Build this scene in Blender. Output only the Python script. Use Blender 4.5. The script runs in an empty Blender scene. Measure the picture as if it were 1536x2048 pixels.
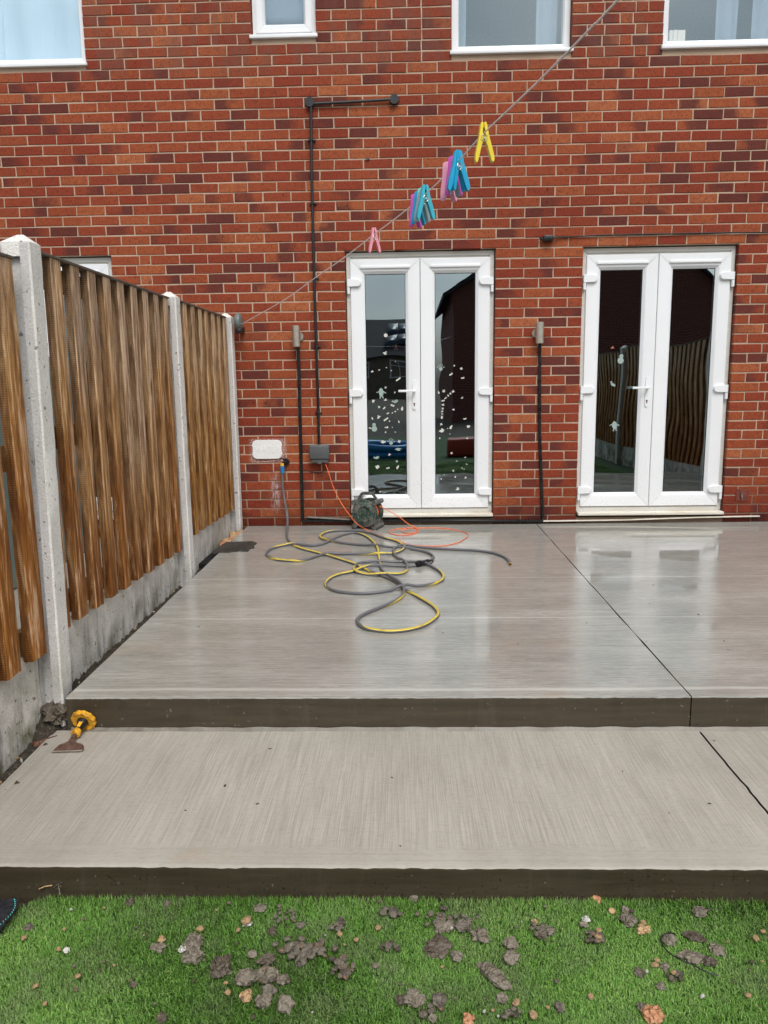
import bpy, bmesh, math, random
import numpy as np
from mathutils import Vector, Matrix, noise as mnoise
random.seed(7); rng = np.random.default_rng(7)
S = bpy.context.scene; COL = S.collection
R = math.radians
# ------------------------------------------------------------------ camera
CX, CY, CZ = -0.7296, -6.2377, 1.0890
YAW, PIT, ROL, FPX = -0.029208, 0.166997, -0.013930, 1538.0
_F = Vector((math.sin(YAW)*math.cos(PIT), math.cos(YAW)*math.cos(PIT), -math.sin(PIT)))
_R = Vector((math.cos(YAW), -math.sin(YAW), 0)); _U = _R.cross(_F)
CR = _R*math.cos(ROL)+_U*math.sin(ROL); CU = -_R*math.sin(ROL)+_U*math.cos(ROL); CF = _F
CC = Vector((CX, CY, CZ))
cd = bpy.data.cameras.new('camera'); cam = bpy.data.objects.new('camera', cd); COL.objects.link(cam)
cam.matrix_world = Matrix(((CR.x, CU.x, -CF.x, CX), (CR.y, CU.y, -CF.y, CY), (CR.z, CU.z, -CF.z, CZ), (0, 0, 0, 1)))
cd.sensor_fit = 'VERTICAL'; cd.sensor_height = 36; cd.sensor_width = 27; cd.lens = FPX/2048*36
cd.clip_start = 0.02; cd.clip_end = 600
S.camera = cam
def ray(u, v): return CF*FPX+CR*(u-768)-CU*(v-1024)
def hit(u, v, ax, val):
    d = ray(u, v); return CC+d*((val-CC[ax])/d[ax])
def W(u, v, Y=0.0): return hit(u, v, 1, Y)
def G(u, v, z): return hit(u, v, 2, z)
def SLZ(y): return -0.070+0.006*y          # height of the patio slab at y
def SL(u, v, up=0.0):
    z = -0.08
    for _ in range(4): p = G(u, v, z+up); z = SLZ(p.y)
    return p
# ------------------------------------------------------------------ world, sun, exposure
world = bpy.data.worlds.new("World"); S.world = world; world.use_nodes = True
wt = world.node_tree; wt.nodes.clear()
SUN_EL, SUN_RZ = R(52), R(165)
sky = wt.nodes.new('ShaderNodeTexSky'); sky.sky_type = 'NISHITA'; sky.sun_disc = False
sky.sun_elevation = SUN_EL; sky.sun_rotation = SUN_RZ; sky.air_density = 1.0; sky.dust_density = 4.0; sky.ozone_density = 1.0
hsv = wt.nodes.new('ShaderNodeHueSaturation'); hsv.inputs['Saturation'].default_value = 0.34; hsv.inputs['Value'].default_value = 1.0
tc = wt.nodes.new('ShaderNodeTexCoord'); mp = wt.nodes.new('ShaderNodeMapping'); mp.inputs['Scale'].default_value = (1, 1, 2.6)
nz = wt.nodes.new('ShaderNodeTexNoise'); nz.inputs['Scale'].default_value = 2.2; nz.inputs['Detail'].default_value = 5
rp = wt.nodes.new('ShaderNodeValToRGB'); rp.color_ramp.elements[0].position = .32; rp.color_ramp.elements[0].color = (.62, .68, .74, 1)
rp.color_ramp.elements[1].position = .68; rp.color_ramp.elements[1].color = (1.12, 1.12, 1.1, 1)
mu = wt.nodes.new('ShaderNodeMixRGB'); mu.blend_type = 'MULTIPLY'; mu.inputs[0].default_value = 1
bg = wt.nodes.new('ShaderNodeBackground'); bg.inputs['Strength'].default_value = 0.13
wo = wt.nodes.new('ShaderNodeOutputWorld')
L = wt.links.new
L(tc.outputs['Generated'], mp.inputs['Vector']); L(mp.outputs[0], nz.inputs['Vector']); L(nz.outputs['Fac'], rp.inputs[0])
L(sky.outputs[0], hsv.inputs['Color']); L(hsv.outputs[0], mu.inputs[1]); L(rp.outputs[0], mu.inputs[2])
L(mu.outputs[0], bg.inputs['Color']); L(bg.outputs[0], wo.inputs['Surface'])
sd = bpy.data.lights.new('sun', 'SUN'); sd.energy = 1.1; sd.angle = R(28); sd.color = (1, .97, .93)
so = bpy.data.objects.new('sun', sd); COL.objects.link(so)
# sky sun_rotation 165 deg: sun stands at azimuth (sin, cos) -> behind the camera
sdir = Vector((math.sin(SUN_RZ)*math.cos(SUN_EL), math.cos(SUN_RZ)*math.cos(SUN_EL), math.sin(SUN_EL)))
so.rotation_euler = sdir.to_track_quat('Z', 'Y').to_euler()
S.view_settings.view_transform = 'Standard'; S.view_settings.look = 'None'
S.view_settings.gamma = 1; S.view_settings.use_curve_mapping = False
S.view_settings.exposure = 0.46
# ------------------------------------------------------------------ node helpers
class NT:
    def __init__(s, name):
        s.m = bpy.data.materials.new(name); s.m.use_nodes = True; s.t = s.m.node_tree; s.t.nodes.clear()
        s.out = s.t.nodes.new('ShaderNodeOutputMaterial'); s.b = s.n('BsdfPrincipled'); s.l(s.b.outputs[0], s.out.inputs[0])
        s._tc = None
    def n(s, typ, **kw):
        nd = s.t.nodes.new('ShaderNode'+typ)
        for k, v in kw.items():
            if k.startswith('i_'): s.set(nd.inputs[k[2:].replace('_', ' ')], v)
            else: setattr(nd, k, v)
        return nd
    def l(s, a, b): s.t.links.new(a, b)
    def set(s, inp, v):
        if hasattr(v, 'links') or isinstance(v, bpy.types.NodeSocket): s.l(v, inp)
        elif isinstance(v, tuple) and len(v) == 3 and inp.type == 'RGBA': inp.default_value = (*v, 1)
        else: inp.default_value = v
    @property
    def tc(s):
        if not s._tc: s._tc = s.n('TexCoord')
        return s._tc
    def obj(s, scale=(1, 1, 1), rot=(0, 0, 0), src=None):
        m = s.n('Mapping'); s.l(src or s.tc.outputs['Object'], m.inputs[0]); m.inputs['Scale'].default_value = scale; m.inputs['Rotation'].default_value = rot
        return m.outputs[0]
    def noise(s, vec, scale, detail=4, rough=.55, dist=0):
        nd = s.n('TexNoise'); s.l(vec, nd.inputs['Vector']); nd.inputs['Scale'].default_value = scale
        nd.inputs['Detail'].default_value = detail; nd.inputs['Roughness'].default_value = rough; nd.inputs['Distortion'].default_value = dist
        return nd.outputs['Fac']
    def vor(s, vec, scale, feature='F1'):
        nd = s.n('TexVoronoi'); nd.feature = feature; s.l(vec, nd.inputs['Vector']); nd.inputs['Scale'].default_value = scale
        return nd.outputs['Distance']
    def ramp(s, fac, *st):
        nd = s.n('ValToRGB'); cr = nd.color_ramp
        while len(cr.elements) < len(st): cr.elements.new(.5)
        for e, (p, c) in zip(cr.elements, st):
            e.position = p; e.color = (*c, 1) if isinstance(c, tuple) else (c, c, c, 1)
        s.set(nd.inputs[0], fac); return nd.outputs[0]
    def mix(s, f, a, b, mode='MIX'):
        nd = s.n('MixRGB', blend_type=mode); s.set(nd.inputs[0], f)
        for i, c in ((1, a), (2, b)):
            if isinstance(c, (int, float)): c = (c, c, c)
            s.set(nd.inputs[i], c)
        return nd.outputs[0]
    def math(s, op, a, b=0., clamp=False):
        nd = s.n('Math', operation=op, use_clamp=clamp); s.set(nd.inputs[0], a); s.set(nd.inputs[1], b); return nd.outputs[0]
    def mr(s, v, a, b, c=0., d=1.):
        nd = s.n('MapRange'); s.set(nd.inputs[0], v)
        for i, x in enumerate((a, b, c, d)): nd.inputs[i+1].default_value = x
        return nd.outputs[0]
    def sep(s, vec): nd = s.n('SeparateXYZ'); s.l(vec, nd.inputs[0]); return nd.outputs
    def bump(s, h, strength=.3, dist=.01, normal=None):
        nd = s.n('Bump'); s.set(nd.inputs['Height'], h); nd.inputs['Distance'].default_value = dist
        s.set(nd.inputs['Strength'], strength)
        if normal: s.l(normal, nd.inputs['Normal'])
        return nd.outputs[0]
    def fin(s, color=None, rough=None, normal=None, **kw):
        if color is not None: s.set(s.b.inputs['Base Color'], color)
        if rough is not None: s.set(s.b.inputs['Roughness'], rough)
        if normal is not None: s.l(normal, s.b.inputs['Normal'])
        for k, v in kw.items(): s.set(s.b.inputs[k.replace('_', ' ')], v)
        return s.m
def geo_pos(t): return t.n('NewGeometry').outputs['Position']
def simple(name, col, rough=.5, var=.15, sc=40, bump=.1, **kw):
    t = NT(name); v = t.obj(); n = t.noise(v, sc, 4)
    c = t.mix(t.ramp(n, (.3, 0.), (.7, 1.)), tuple(x*(1-var) for x in col), tuple(min(1, x*(1+var)) for x in col))
    return t.fin(c, t.mr(n, .2, .8, max(.02, rough-.08), min(1, rough+.08)), t.bump(n, bump, .002), **kw)
# ------------------------------------------------------------------ materials
M = {}
# brick face: attribute bcol (tone, dark amount, dark side); uv in the brick
t = NT('brick'); v = t.tc.outputs['Object']
a = t.n('Attribute', attribute_name='bcol'); sp = t.n('SeparateColor'); t.l(a.outputs['Color'], sp.inputs[0])
uv = t.n('UVMap', uv_map='UVMap'); us = t.sep(uv.outputs[0])
base = t.ramp(sp.outputs[0], (.0, (.245, .040, .016)), (.35, (.320, .072, .025)), (.6, (.370, .100, .034)), (1., (.420, .132, .050)))
n1 = t.noise(v, 26, 4); n2 = t.noise(t.obj((115, 115, 52)), 1, 3, .7); n3 = t.noise(v, 7, 3)
base = t.mix(t.mr(n1, .35, .7), base, t.mix(.5, base, (.20, .030, .018)))
edge = t.math('ABSOLUTE', t.math('SUBTRACT', us[0], sp.outputs[2]))
edge = t.math('ADD', edge, t.mr(n3, .3, .7, -.4, .4))
dm = t.math('MULTIPLY', t.mr(edge, .75, .22), t.mr(sp.outputs[1], .46, .56))
dm2 = t.mr(sp.outputs[1], .90, .93)
dm = t.math('MAXIMUM', dm, dm2, True)
dk = t.mix(n1, (.075, .018, .014), (.150, .036, .027))
c = t.mix(t.math('MULTIPLY', dm, .9), base, dk)
c = t.mix(t.mr(n2, .54, .63), c, t.mix(.70, c, (.05, .014, .010)))           # drag-mark flecks
c = t.mix(t.mr(t.noise(v, 55, 2), .70, .78, 0, .25), c, (.50, .36, .28))       # mortar smears
p = t.sep(geo_pos(t)); pz = p[2]; pxx = p[0]
wet = t.math('MULTIPLY', t.mr(t.math('ADD', pz, t.mr(n3, .2, .8, -.18, .18)), .22, -.06), .6)
c = t.mix(t.math('MULTIPLY', t.mr(t.noise(v, 1.1, 3), .45, .7), .35), c, t.mix(1., c, (.62, .58, .56), 'MULTIPLY'))
wet = t.math('MAXIMUM', wet, t.math('MULTIPLY', t.mr(pz, .04, -.01), .9))
c = t.mix(wet, c, t.mix(1., c, (.42, .34, .33), 'MULTIPLY'))
# lime run under the tap
run = t.math('MULTIPLY', t.mr(t.math('ABSOLUTE', t.math('SUBTRACT', pxx, -1.80)), .055, .012), t.math('MULTIPLY', t.mr(pz, .02, .16), t.mr(pz, .40, .26)))
run = t.math('MULTIPLY', run, t.mr(t.noise(t.obj((60, 60, 18)), 1, 5, .7), .42, .62), True)
c = t.mix(t.math('MULTIPLY', run, .75), c, (.62, .55, .58))
over = t.math('MULTIPLY', t.mr(t.math('ABSOLUTE', t.math('SUBTRACT', pxx, -1.85)), .16, .13), t.mr(t.math('ABSOLUTE', t.math('SUBTRACT', pz, .55)), .105, .09))
over = t.math('MULTIPLY', over, t.mr(t.noise(v, 120, 3, .7), .5, .56), True)
c = t.mix(t.math('MULTIPLY', over, .7), c, (.72, .70, .72))
# streaks below the upper sills
sill = t.math('MULTIPLY', t.mr(pz, 3.36, 3.46), t.mr(t.noise(t.obj((9, 9, 3)), 1, 4), .40, .60))
c = t.mix(t.math('MULTIPLY', sill, .5), c, (.16, .07, .05))
hgt = t.math('ADD', t.math('MULTIPLY', n2, -.7), t.noise(v, 140, 4, .7))
M['brick'] = t.fin(c, t.mix(wet, .78, .42), t.bump(hgt, .7, .004), Specular_IOR_Level=.22)
t = NT('mortar'); v = t.tc.outputs['Object']; pz = t.sep(geo_pos(t))[2]
n1 = t.noise(v, 160, 4, .7); n2 = t.noise(v, 3.2, 3)
c = t.mix(t.mr(n1, .3, .7), (.44, .32, .23), (.60, .45, .335)); c = t.mix(t.mr(n2, .4, .75, 0, .45), c, (.30, .19, .13))
wet = t.mr(t.math('ADD', pz, t.mr(t.noise(v, 8, 3), .2, .8, -.22, .22)), .45, .0)
c = t.mix(t.math('MULTIPLY', wet, .72), c, (.13, .085, .055))
M['mortar'] = t.fin(c, .9, t.bump(n1, .8, .006), Specular_IOR_Level=.2)
# white plastic, grime low down
def upvc(name, col, dirt):
    t = NT(name); v = t.tc.outputs['Object']; pz = t.sep(geo_pos(t))[2]
    n = t.noise(v, 5, 4); sp = t.noise(v, 95, 2, .5)
    c = t.mix(t.mr(n, .4, .8, 0, .25), col, tuple(x*.88 for x in col))
    low = t.mr(t.math('ADD', pz, t.mr(n, .2, .8, -.2, .2)), .55, .02)
    c = t.mix(t.math('MULTIPLY', t.math('MULTIPLY', low, t.mr(sp, .64, .70)), .75), c, (.28, .25, .21))
    c = t.mix(t.math('MULTIPLY', t.mr(t.noise(t.obj((4, 4, 30)), 1, 4, .7), .45, .65), dirt), c, (.50, .40, .26))
    return t.fin(c, .28, t.bump(t.noise(v, 30, 2), .03, .001), Specular_IOR_Level=.4)
M['upvc'] = upvc('white_upvc', (.80, .81, .82), .0); M['upvc_old'] = upvc('aged_upvc_frame', (.62, .61, .57), .35); M['cill'] = upvc('dirty_cill', (.74, .70, .61), .55)
M['shadow_gap_seal'] = simple('shadow_gap_sealant', (.035, .033, .03), .6, .4)
# glass
def glass(name, tint, refl, wav, fm=2.4):
    t = NT(name); t.t.nodes.remove(t.b)
    fr = t.n('Fresnel', i_IOR=1.52); bf = t.math('SUBTRACT', 1., t.n('NewGeometry').outputs['Backfacing']); fac = t.math('MULTIPLY', t.math('ADD', t.math('MULTIPLY', fr.outputs[0], fm), refl, True), bf)
    gl = t.n('BsdfGlossy', i_Roughness=.004, i_Color=(.80, .95, 1.0)); tr = t.n('BsdfTransparent', i_Color=tint)
    v = t.tc.outputs['Object']; nn = t.bump(t.noise(v, 1.6, 1, .4), .25, wav); t.l(nn, gl.inputs['Normal'])
    mx = t.n('MixShader'); t.l(fac, mx.inputs[0]); t.l(tr.outputs[0], mx.inputs[1]); t.l(gl.outputs[0], mx.inputs[2]); t.l(mx.outputs[0], t.out.inputs[0])
    return t.m
M['glass'] = glass('double_glazing', (.70, .75, .75), .20, .014, 3.4); M['glass_up'] = glass('upper_glazing', (.97, .99, 1.), .12, .006, 1.6)
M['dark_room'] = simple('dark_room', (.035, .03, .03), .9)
# concrete of the patio slab: brushed along x, wet
def concrete(name, c1, c2, streak, wetness, rough_dry, seam_refl_lines):
    t = NT(name); P = geo_pos(t); x, y, z = t.sep(P)[0:3]
    def mp(sc, rot=0):
        m = t.n('Mapping'); t.l(P, m.inputs[0]); m.inputs['Scale'].default_value = sc; m.inputs['Rotation'].default_value = (0, 0, rot); return m.outputs[0]
    big = t.noise(P, 1.1, 4, .6); mid = t.noise(mp((1.0, 4.5, 1) if streak == 'x' else (5, 1.2, 1)), 1.6, 4, .6)
    fine = t.noise(mp((2.2, 95, 1) if streak == 'x' else (170, 2.0, 1)), 1, 4, .65)
    if streak == 'y':
        fb = t.noise(mp((2.0, 150, 1)), 1, 4, .65); bandm = t.mr(t.math('ADD', y, t.mr(t.noise(P, 2.5, 2), .3, .7, -.02, .02)), -4.20, -4.235); fine = t.mix(bandm, fine, fb)
    fine2 = t.noise(mp((14.0, 300, 1) if streak == 'x' else (460, 5.0, 1)), 1, 2, .6)
    if streak == 'y': fine2 = t.mix(bandm, fine2, .5)
    grit = t.noise(P, 260, 3, .7)
    c = t.mix(t.mr(mid, .3, .7), c1, c2)
    c = t.mix(t.mr(fine, .40, .62, 0, .62 if streak == 'x' else .34), c, tuple(v*.66 for v in c1))
    c = t.mix(t.mr(fine2, .45, .62, 0, .45), c, tuple(min(1, v*1.35) for v in c2))
    c = t.mix(t.mr(big, .50, .72, 0, .30), c, tuple(v*.66 for v in c1))
    c = t.mix(t.mr(t.noise(mp((40, 110, 1)), 1, 4, .75), .50, .68, 0, .28), c, tuple(v*.60 for v in c1)); c = t.mix(t.mr(grit, .58, .72, 0, .35), c, tuple(min(1, v*1.35) for v in c2))
    rust = t.math('MULTIPLY', t.mr(t.noise(P, 2.3, 3), .60, .74), t.mr(y, -2.6, -3.3) if streak == 'x' else t.mr(y, -4.0, -4.25))
    c = t.mix(t.math('MULTIPLY', rust, .45), c, (.46, .30, .16))
    chips = t.mr(t.vor(P, 17), .055, .035)
    chips = t.math('MULTIPLY', chips, t.mr(t.noise(P, 5, 2), .60, .62))
    c = t.mix(t.math('MULTIPLY', chips, .7), c, (.09, .075, .06))
    h = t.math('ADD', t.math('MULTIPLY', fine, .55), t.math('MULTIPLY', fine2, .45))
    h = t.math('ADD', h, t.math('MULTIPLY', grit, .12))
    for ys, w in seam_refl_lines:
        s = t.mr(t.math('ABSOLUTE', t.math('SUBTRACT', t.math('ADD', y, t.mr(t.noise(P, 2.0, 2), .3, .7, -.008, .008)), ys)), w, w*.25)
        h = t.math('SUBTRACT', h, t.math('MULTIPLY', s, .8)); c = t.mix(t.math('MULTIPLY', s, .6), c, tuple(min(1, v*1.45) for v in c2))
    film = t.noise(mp((.9, 2.4, 1) if streak == 'x' else (2.4, .9, 1)), 1.25, 4, .58)
    if wetness > .5:
        near = t.mr(y, -2.0, -.6, 0., .16)
        w = t.math('ADD', film, near)
        wetm = t.mr(w, .33, .56); pud = t.mr(t.math('ADD', t.noise(mp((.9, 2.0, 1)), 1.1, 2, .4), t.math('MULTIPLY', near, 1.1)), .60, .66)
    else:
        wetm = t.math('MULTIPLY', t.mr(film, .50, .75), wetness); pud = t.math('MULTIPLY', wetm, 0.)
    c = t.mix(t.math('MULTIPLY', wetm, .38 if wetness > .5 else .2), c, t.mix(1., c, (.55, .53, .52), 'MULTIPLY'))
    rgh = t.mix(wetm, rough_dry, .05 if wetness > .5 else .42); rgh = t.mix(pud, rgh, .02)
    if streak == 'x': rgh = t.math('MULTIPLY', rgh, t.mr(y, -1.74, -1.70, 1., .55))
    rgh = t.mix(t.mr(fine2, .48, .64, 0, .30), rgh, .36 if wetness > .5 else .7)
    bs = t.mix(pud, .50 if wetness > .5 else .35, .02)
    return t.fin(c, rgh, t.bump(h, bs, .0016), IOR=1.5)
M['slab'] = concrete('wet_brushed_concrete', (.345, .338, .300), (.450, .442, .400), 'x', 1., .26, [(-1.72, .011), (-2.50, .008), (-3.40, .02)])  # middle line is a reflection on the wet slab, painted in as a pale seam
M['step'] = concrete('damp_brushed_concrete', (.350, .322, .272), (.435, .405, .348), 'y', .4, .62, [])
t = NT('wet_riser'); P = geo_pos(t)
m_ = t.n('Mapping'); t.l(P, m_.inputs[0]); m_.inputs['Scale'].default_value = (2, 2, 22)
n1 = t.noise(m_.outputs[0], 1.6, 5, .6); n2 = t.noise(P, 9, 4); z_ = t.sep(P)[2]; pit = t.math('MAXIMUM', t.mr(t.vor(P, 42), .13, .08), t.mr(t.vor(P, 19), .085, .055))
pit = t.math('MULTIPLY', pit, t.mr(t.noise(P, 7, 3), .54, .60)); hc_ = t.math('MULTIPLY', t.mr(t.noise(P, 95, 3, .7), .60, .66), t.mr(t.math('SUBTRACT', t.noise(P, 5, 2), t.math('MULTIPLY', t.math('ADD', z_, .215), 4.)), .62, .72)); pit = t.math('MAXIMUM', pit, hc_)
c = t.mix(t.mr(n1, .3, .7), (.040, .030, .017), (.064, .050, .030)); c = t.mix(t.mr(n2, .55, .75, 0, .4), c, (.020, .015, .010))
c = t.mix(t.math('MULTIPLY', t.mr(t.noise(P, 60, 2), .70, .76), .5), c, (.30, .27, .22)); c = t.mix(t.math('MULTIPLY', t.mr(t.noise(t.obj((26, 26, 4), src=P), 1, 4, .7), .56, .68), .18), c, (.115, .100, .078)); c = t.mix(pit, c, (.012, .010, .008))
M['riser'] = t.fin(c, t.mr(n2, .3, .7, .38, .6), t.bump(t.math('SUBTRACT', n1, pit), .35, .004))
M['fillet'] = simple('grey_screed', (.17, .155, .125), .45, .25, 30, .3)
# aggregate concrete of posts and boards
def agg(name, base, blot, moss):
    t = NT(name); P = geo_pos(t); z = t.sep(P)[2]
    n1 = t.noise(P, 120, 3, .75); n2 = t.noise(P, 6, 5, .65); vo = t.vor(P, 120)
    c = t.mix(t.mr(n1, .36, .62), tuple(v*.80 for v in base), base); c = t.mix(t.mr(n2, .45, .70, 0, blot), c, tuple(v*.45 for v in base))
    m2 = t.n('Mapping'); t.l(P, m2.inputs[0]); m2.inputs['Scale'].default_value = (14, 14, 2.5)
    drip = t.noise(m2.outputs[0], 1, 5, .7)
    c = t.mix(t.math('MULTIPLY', t.mr(drip, .50, .68), t.mr(z, .15, -.15, 0, .85)), c, (.060, .050, .040))
    c = t.mix(t.math('MULTIPLY', t.mr(t.noise(P, 4.5, 4), .48, .64), t.mr(z, .12, -.2, 0, moss)), c, (.13, .13, .045))
    c = t.mix(t.mr(t.noise(P, 45, 2), .66, .70, 0, .75), c, (.045, .04, .03))
    return t.fin(c, .85, t.bump(t.math('ADD', n1, t.math('MULTIPLY', vo, .6)), .5, .004))
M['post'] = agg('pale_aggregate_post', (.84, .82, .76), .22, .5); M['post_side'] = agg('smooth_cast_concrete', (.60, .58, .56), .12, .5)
M['gravel'] = agg('stained_gravel_board', (.86, .82, .74), .62, .9)
# fence timber
def timber(name, top, mid, low, saw):
    t = NT(name); P = geo_pos(t); z = t.sep(P)[2]
    a = t.n('Attribute', attribute_name='bcol'); sp = t.n('SeparateColor'); t.l(a.outputs['Color'], sp.inputs[0])
    off = t.n('CombineXYZ'); t.l(t.math('MULTIPLY', sp.outputs[0], 37.), off.inputs[0]); t.l(t.math('MULTIPLY', sp.outputs[1], 23.), off.inputs[2])
    va = t.n('VectorMath', operation='ADD'); t.l(P, va.inputs[0]); t.l(off.outputs[0], va.inputs[1])
    def mp(sc):
        m = t.n('Mapping'); t.l(va.outputs[0], m.inputs[0]); m.inputs['Scale'].default_value = sc; return m.outputs[0]
    g1 = t.noise(mp((28, 28, 2.6)), 1.6, 5, .66, .35); g2 = t.noise(mp((120, 120, 11)), 1.4, 3, .6); big = t.noise(mp((2, 2, .9)), 1.5, 3)
    zz = t.math('ADD', z, t.math('ADD', t.mr(big, .25, .75, -.45, .45), t.math('MULTIPLY', t.math('SUBTRACT', sp.outputs[2], .5), .5)))
    c = t.ramp(t.mr(zz, -.1, 1.7), (.24, low), (.52, mid), (.84, top))
    c = t.mix(t.mr(g1, .44, .62, 0, .80), c, t.mix(1., c, (.30, .21, .15), 'MULTIPLY'))
    c = t.mix(t.mr(g2, .42, .62, 0, .36), c, t.mix(1., c, (.50, .44, .40), 'MULTIPLY'))
    gl = t.mr(g1, .34, .46, .62, 0.); c = t.mix(t.math('MULTIPLY', t.math('SUBTRACT', sp.outputs[2], .5), .7, True), c, t.mix(1., c, (.50, .42, .36), 'MULTIPLY')); c = t.mix(gl, c, tuple(min(1, v*1.35) for v in top))
    kn = t.mr(t.vor(mp((5.5, 5.5, 1.9)), 1), .12, .05)
    c = t.mix(t.math('MULTIPLY', kn, .85), c, (.045, .022, .012))
    h = t.math('ADD', g1, t.math('MULTIPLY', g2, .5))
    if saw:
        w = t.n('TexWave', wave_type='BANDS', bands_direction='Z'); t.l(va.outputs[0], w.inputs[0]); w.inputs['Scale'].default_value = 38; w.inputs['Distortion'].default_value = 2.5; w.inputs['Detail'].default_value = 2
        c = t.mix(t.mr(w.outputs['Fac'], .3, .9, 0, saw), c, t.mix(1., c, (.5, .45, .42), 'MULTIPLY')); h = t.math('ADD', h, t.math('MULTIPLY', w.outputs['Fac'], .4*saw))
    return t.fin(c, t.mr(g1, .3, .7, .6, .8), t.bump(h, .7, .004), Specular_IOR_Level=.25)
M['wood'] = timber('weathered_board_face', (.70, .51, .34), (.62, .35, .135), (.42, .165, .030), .2)
M['wood_side'] = timber('sawn_board_side', (.32, .20, .105), (.29, .15, .055), (.23, .088, .018), .5)
M['wood_new_side'] = timber('newer_board_side', (.34, .21, .11), (.31, .16, .055), (.25, .10, .022), .4)
M['wood_new'] = timber('newer_board_face', (.68, .48, .29), (.58, .34, .135), (.46, .22, .05), .1)
M['rail'] = timber('treated_rail', (.26, .15, .07), (.24, .13, .05), (.20, .10, .03), .4)
M['cap'] = simple('grey_capping', (.11, .085, .065), .8, .3, 30, .3)
M['black'] = simple('black_plastic', (.012, .012, .013), .35, .3, 25, .05)
M['black_paint'] = simple('black_trunking', (.010, .010, .010), .3, .5, 30, .1)
M['steel'] = simple('brushed_steel', (.58, .53, .45), .32, .1, 60, .05, Metallic=.85)
M['greybox'] = simple('grey_socket_box', (.085, .09, .092), .5, .2, 90, .15)
M['plate'] = simple('white_cast_plate', (.80, .80, .79), .45, .04, 50, .08)
M['orange'] = simple('orange_flex', (.85, .17, .045), .45, .1, 30, .02)
M['line'] = simple('pink_white_line', (.92, .80, .81), .5, .15, 300, .1)
t = NT('striped_hose'); uv = t.n('UVMap', uv_map='UVMap'); us = t.sep(uv.outputs[0])
f = t.math('FRACT', us[1]); st = t.math('MAXIMUM', t.mr(t.math('ABSOLUTE', t.math('SUBTRACT', f, .43)), .056, .046), t.mr(t.math('ABSOLUTE', t.math('SUBTRACT', f, .57)), .056, .046))
dirt = t.noise(t.tc.outputs['Object'], 28, 4)
c = t.mix(st, (.125, .125, .135), (.80, .60, .045)); c = t.mix(t.mr(dirt, .55, .75, 0, .6), c, (.16, .15, .14))
M['hose'] = t.fin(c, .42)
M['blue'] = simple('blue_connector', (.01, .22, .50), .35, .1); M['yellow'] = simple('yellow_plastic', (.85, .45, .02), .4, .1)
t = NT('muddy_green_drum'); v = t.tc.outputs['Object']; n1 = t.noise(v, 70, 6, .78); n2 = t.noise(v, 11, 3)
c = t.mix(t.mr(t.math('ADD', n1, t.mr(n2, .3, .7, -.16, .16)), .42, .60), (.006, .040, .026), (.150, .145, .125)); c = t.mix(t.mr(t.noise(v, 110, 3), .62, .72), c, (.42, .40, .36))
M['drum'] = t.fin(c, .65, t.bump(n1, .6, .004))
t = NT('dusty_tube'); v = t.tc.outputs['Object']; n1 = t.noise(v, 45, 6, .72)
M['dusty'] = t.fin(t.mix(t.mr(n1, .38, .66), (.028, .030, .030), (.17, .165, .15)), .7, t.bump(n1, .5, .003))
t = NT('worn_yellow_guard'); v = t.tc.outputs['Object']; n1 = t.noise(v, 55, 5, .7)
M['guard'] = t.fin(t.mix(t.mr(n1, .48, .62), (.80, .40, .02), (.30, .13, .02)), .45, t.bump(n1, .4, .002))
t = NT('rusty_blade'); v = t.tc.outputs['Object']; n1 = t.noise(v, 60, 5, .7)
M['rust'] = t.fin(t.mix(t.mr(n1, .35, .65), (.075, .035, .025), (.20, .12, .09)), .5, t.bump(n1, .4, .002), Metallic=.3)
t = NT('soil'); P = geo_pos(t); n1 = t.noise(P, 60, 5, .75); vo = t.vor(P, 55)
c = t.mix(t.mr(n1, .3, .7), (.030, .022, .015), (.095, .075, .052)); c = t.mix(t.mr(t.vor(P, 70), .22, .12, 0, 1), c, (.28, .23, .16))
M['soil'] = t.fin(c, .8, t.bump(t.math('ADD', n1, vo), .9, .02))
def stone(name, a, b, sc=1., spots=None):
    t = NT(name); v = t.obj((sc, sc, sc)); n1 = t.noise(v, 2.2, 6, .7); n2 = t.noise(v, 9, 4, .7)
    c = t.mix(t.mr(n1, .35, .65), a, b); c = t.mix(t.mr(n2, .5, .7, 0, .5), c, tuple(x*.5 for x in a))
    if spots: c = t.mix(t.mr(t.noise(v, 1.3, 2), .60, .66), c, spots)
    return t.fin(c, .60, t.bump(t.math('ADD', n1, n2), .5, .12))
M['clay'] = stone('wet_grey_clay', (.145, .120, .088), (.295, .255, .195)); M['clay_dark'] = stone('dark_wet_clay', (.068, .051, .034), (.165, .134, .098))
M['clay_orange'] = stone('clay_with_orange_streak', (.115, .095, .072), (.22, .19, .15), 1., (.50, .21, .07))
M['tan'] = stone('tan_pebble', (.42, .25, .11), (.60, .42, .24)); M['pale'] = stone('pale_chip', (.52, .49, .42), (.72, .70, .66)); M['brickbit'] = stone('orange_brick_rubble', (.46, .20, .09), (.62, .33, .18))
M['brown'] = stone('brown_brick', (.085, .032, .016), (.14, .06, .03))
t = NT('turf_blades'); a = t.n('Attribute', attribute_name='tint'); sp = t.n('SeparateColor'); t.l(a.outputs['Color'], sp.inputs[0])
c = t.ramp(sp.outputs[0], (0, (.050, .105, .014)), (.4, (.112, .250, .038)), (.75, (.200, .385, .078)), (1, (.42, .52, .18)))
P = geo_pos(t); d1 = t.noise(P, 7, 4, .65); c = t.mix(t.mr(d1, .46, .66, 0, .32), c, (.22, .20, .14))
M['blade'] = t.fin(c, .5, None, Specular_IOR_Level=.22); M['blade'].node_tree.nodes
t = NT('turf_backing'); P = geo_pos(t); n1 = t.noise(P, 140, 4, .7)
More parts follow.
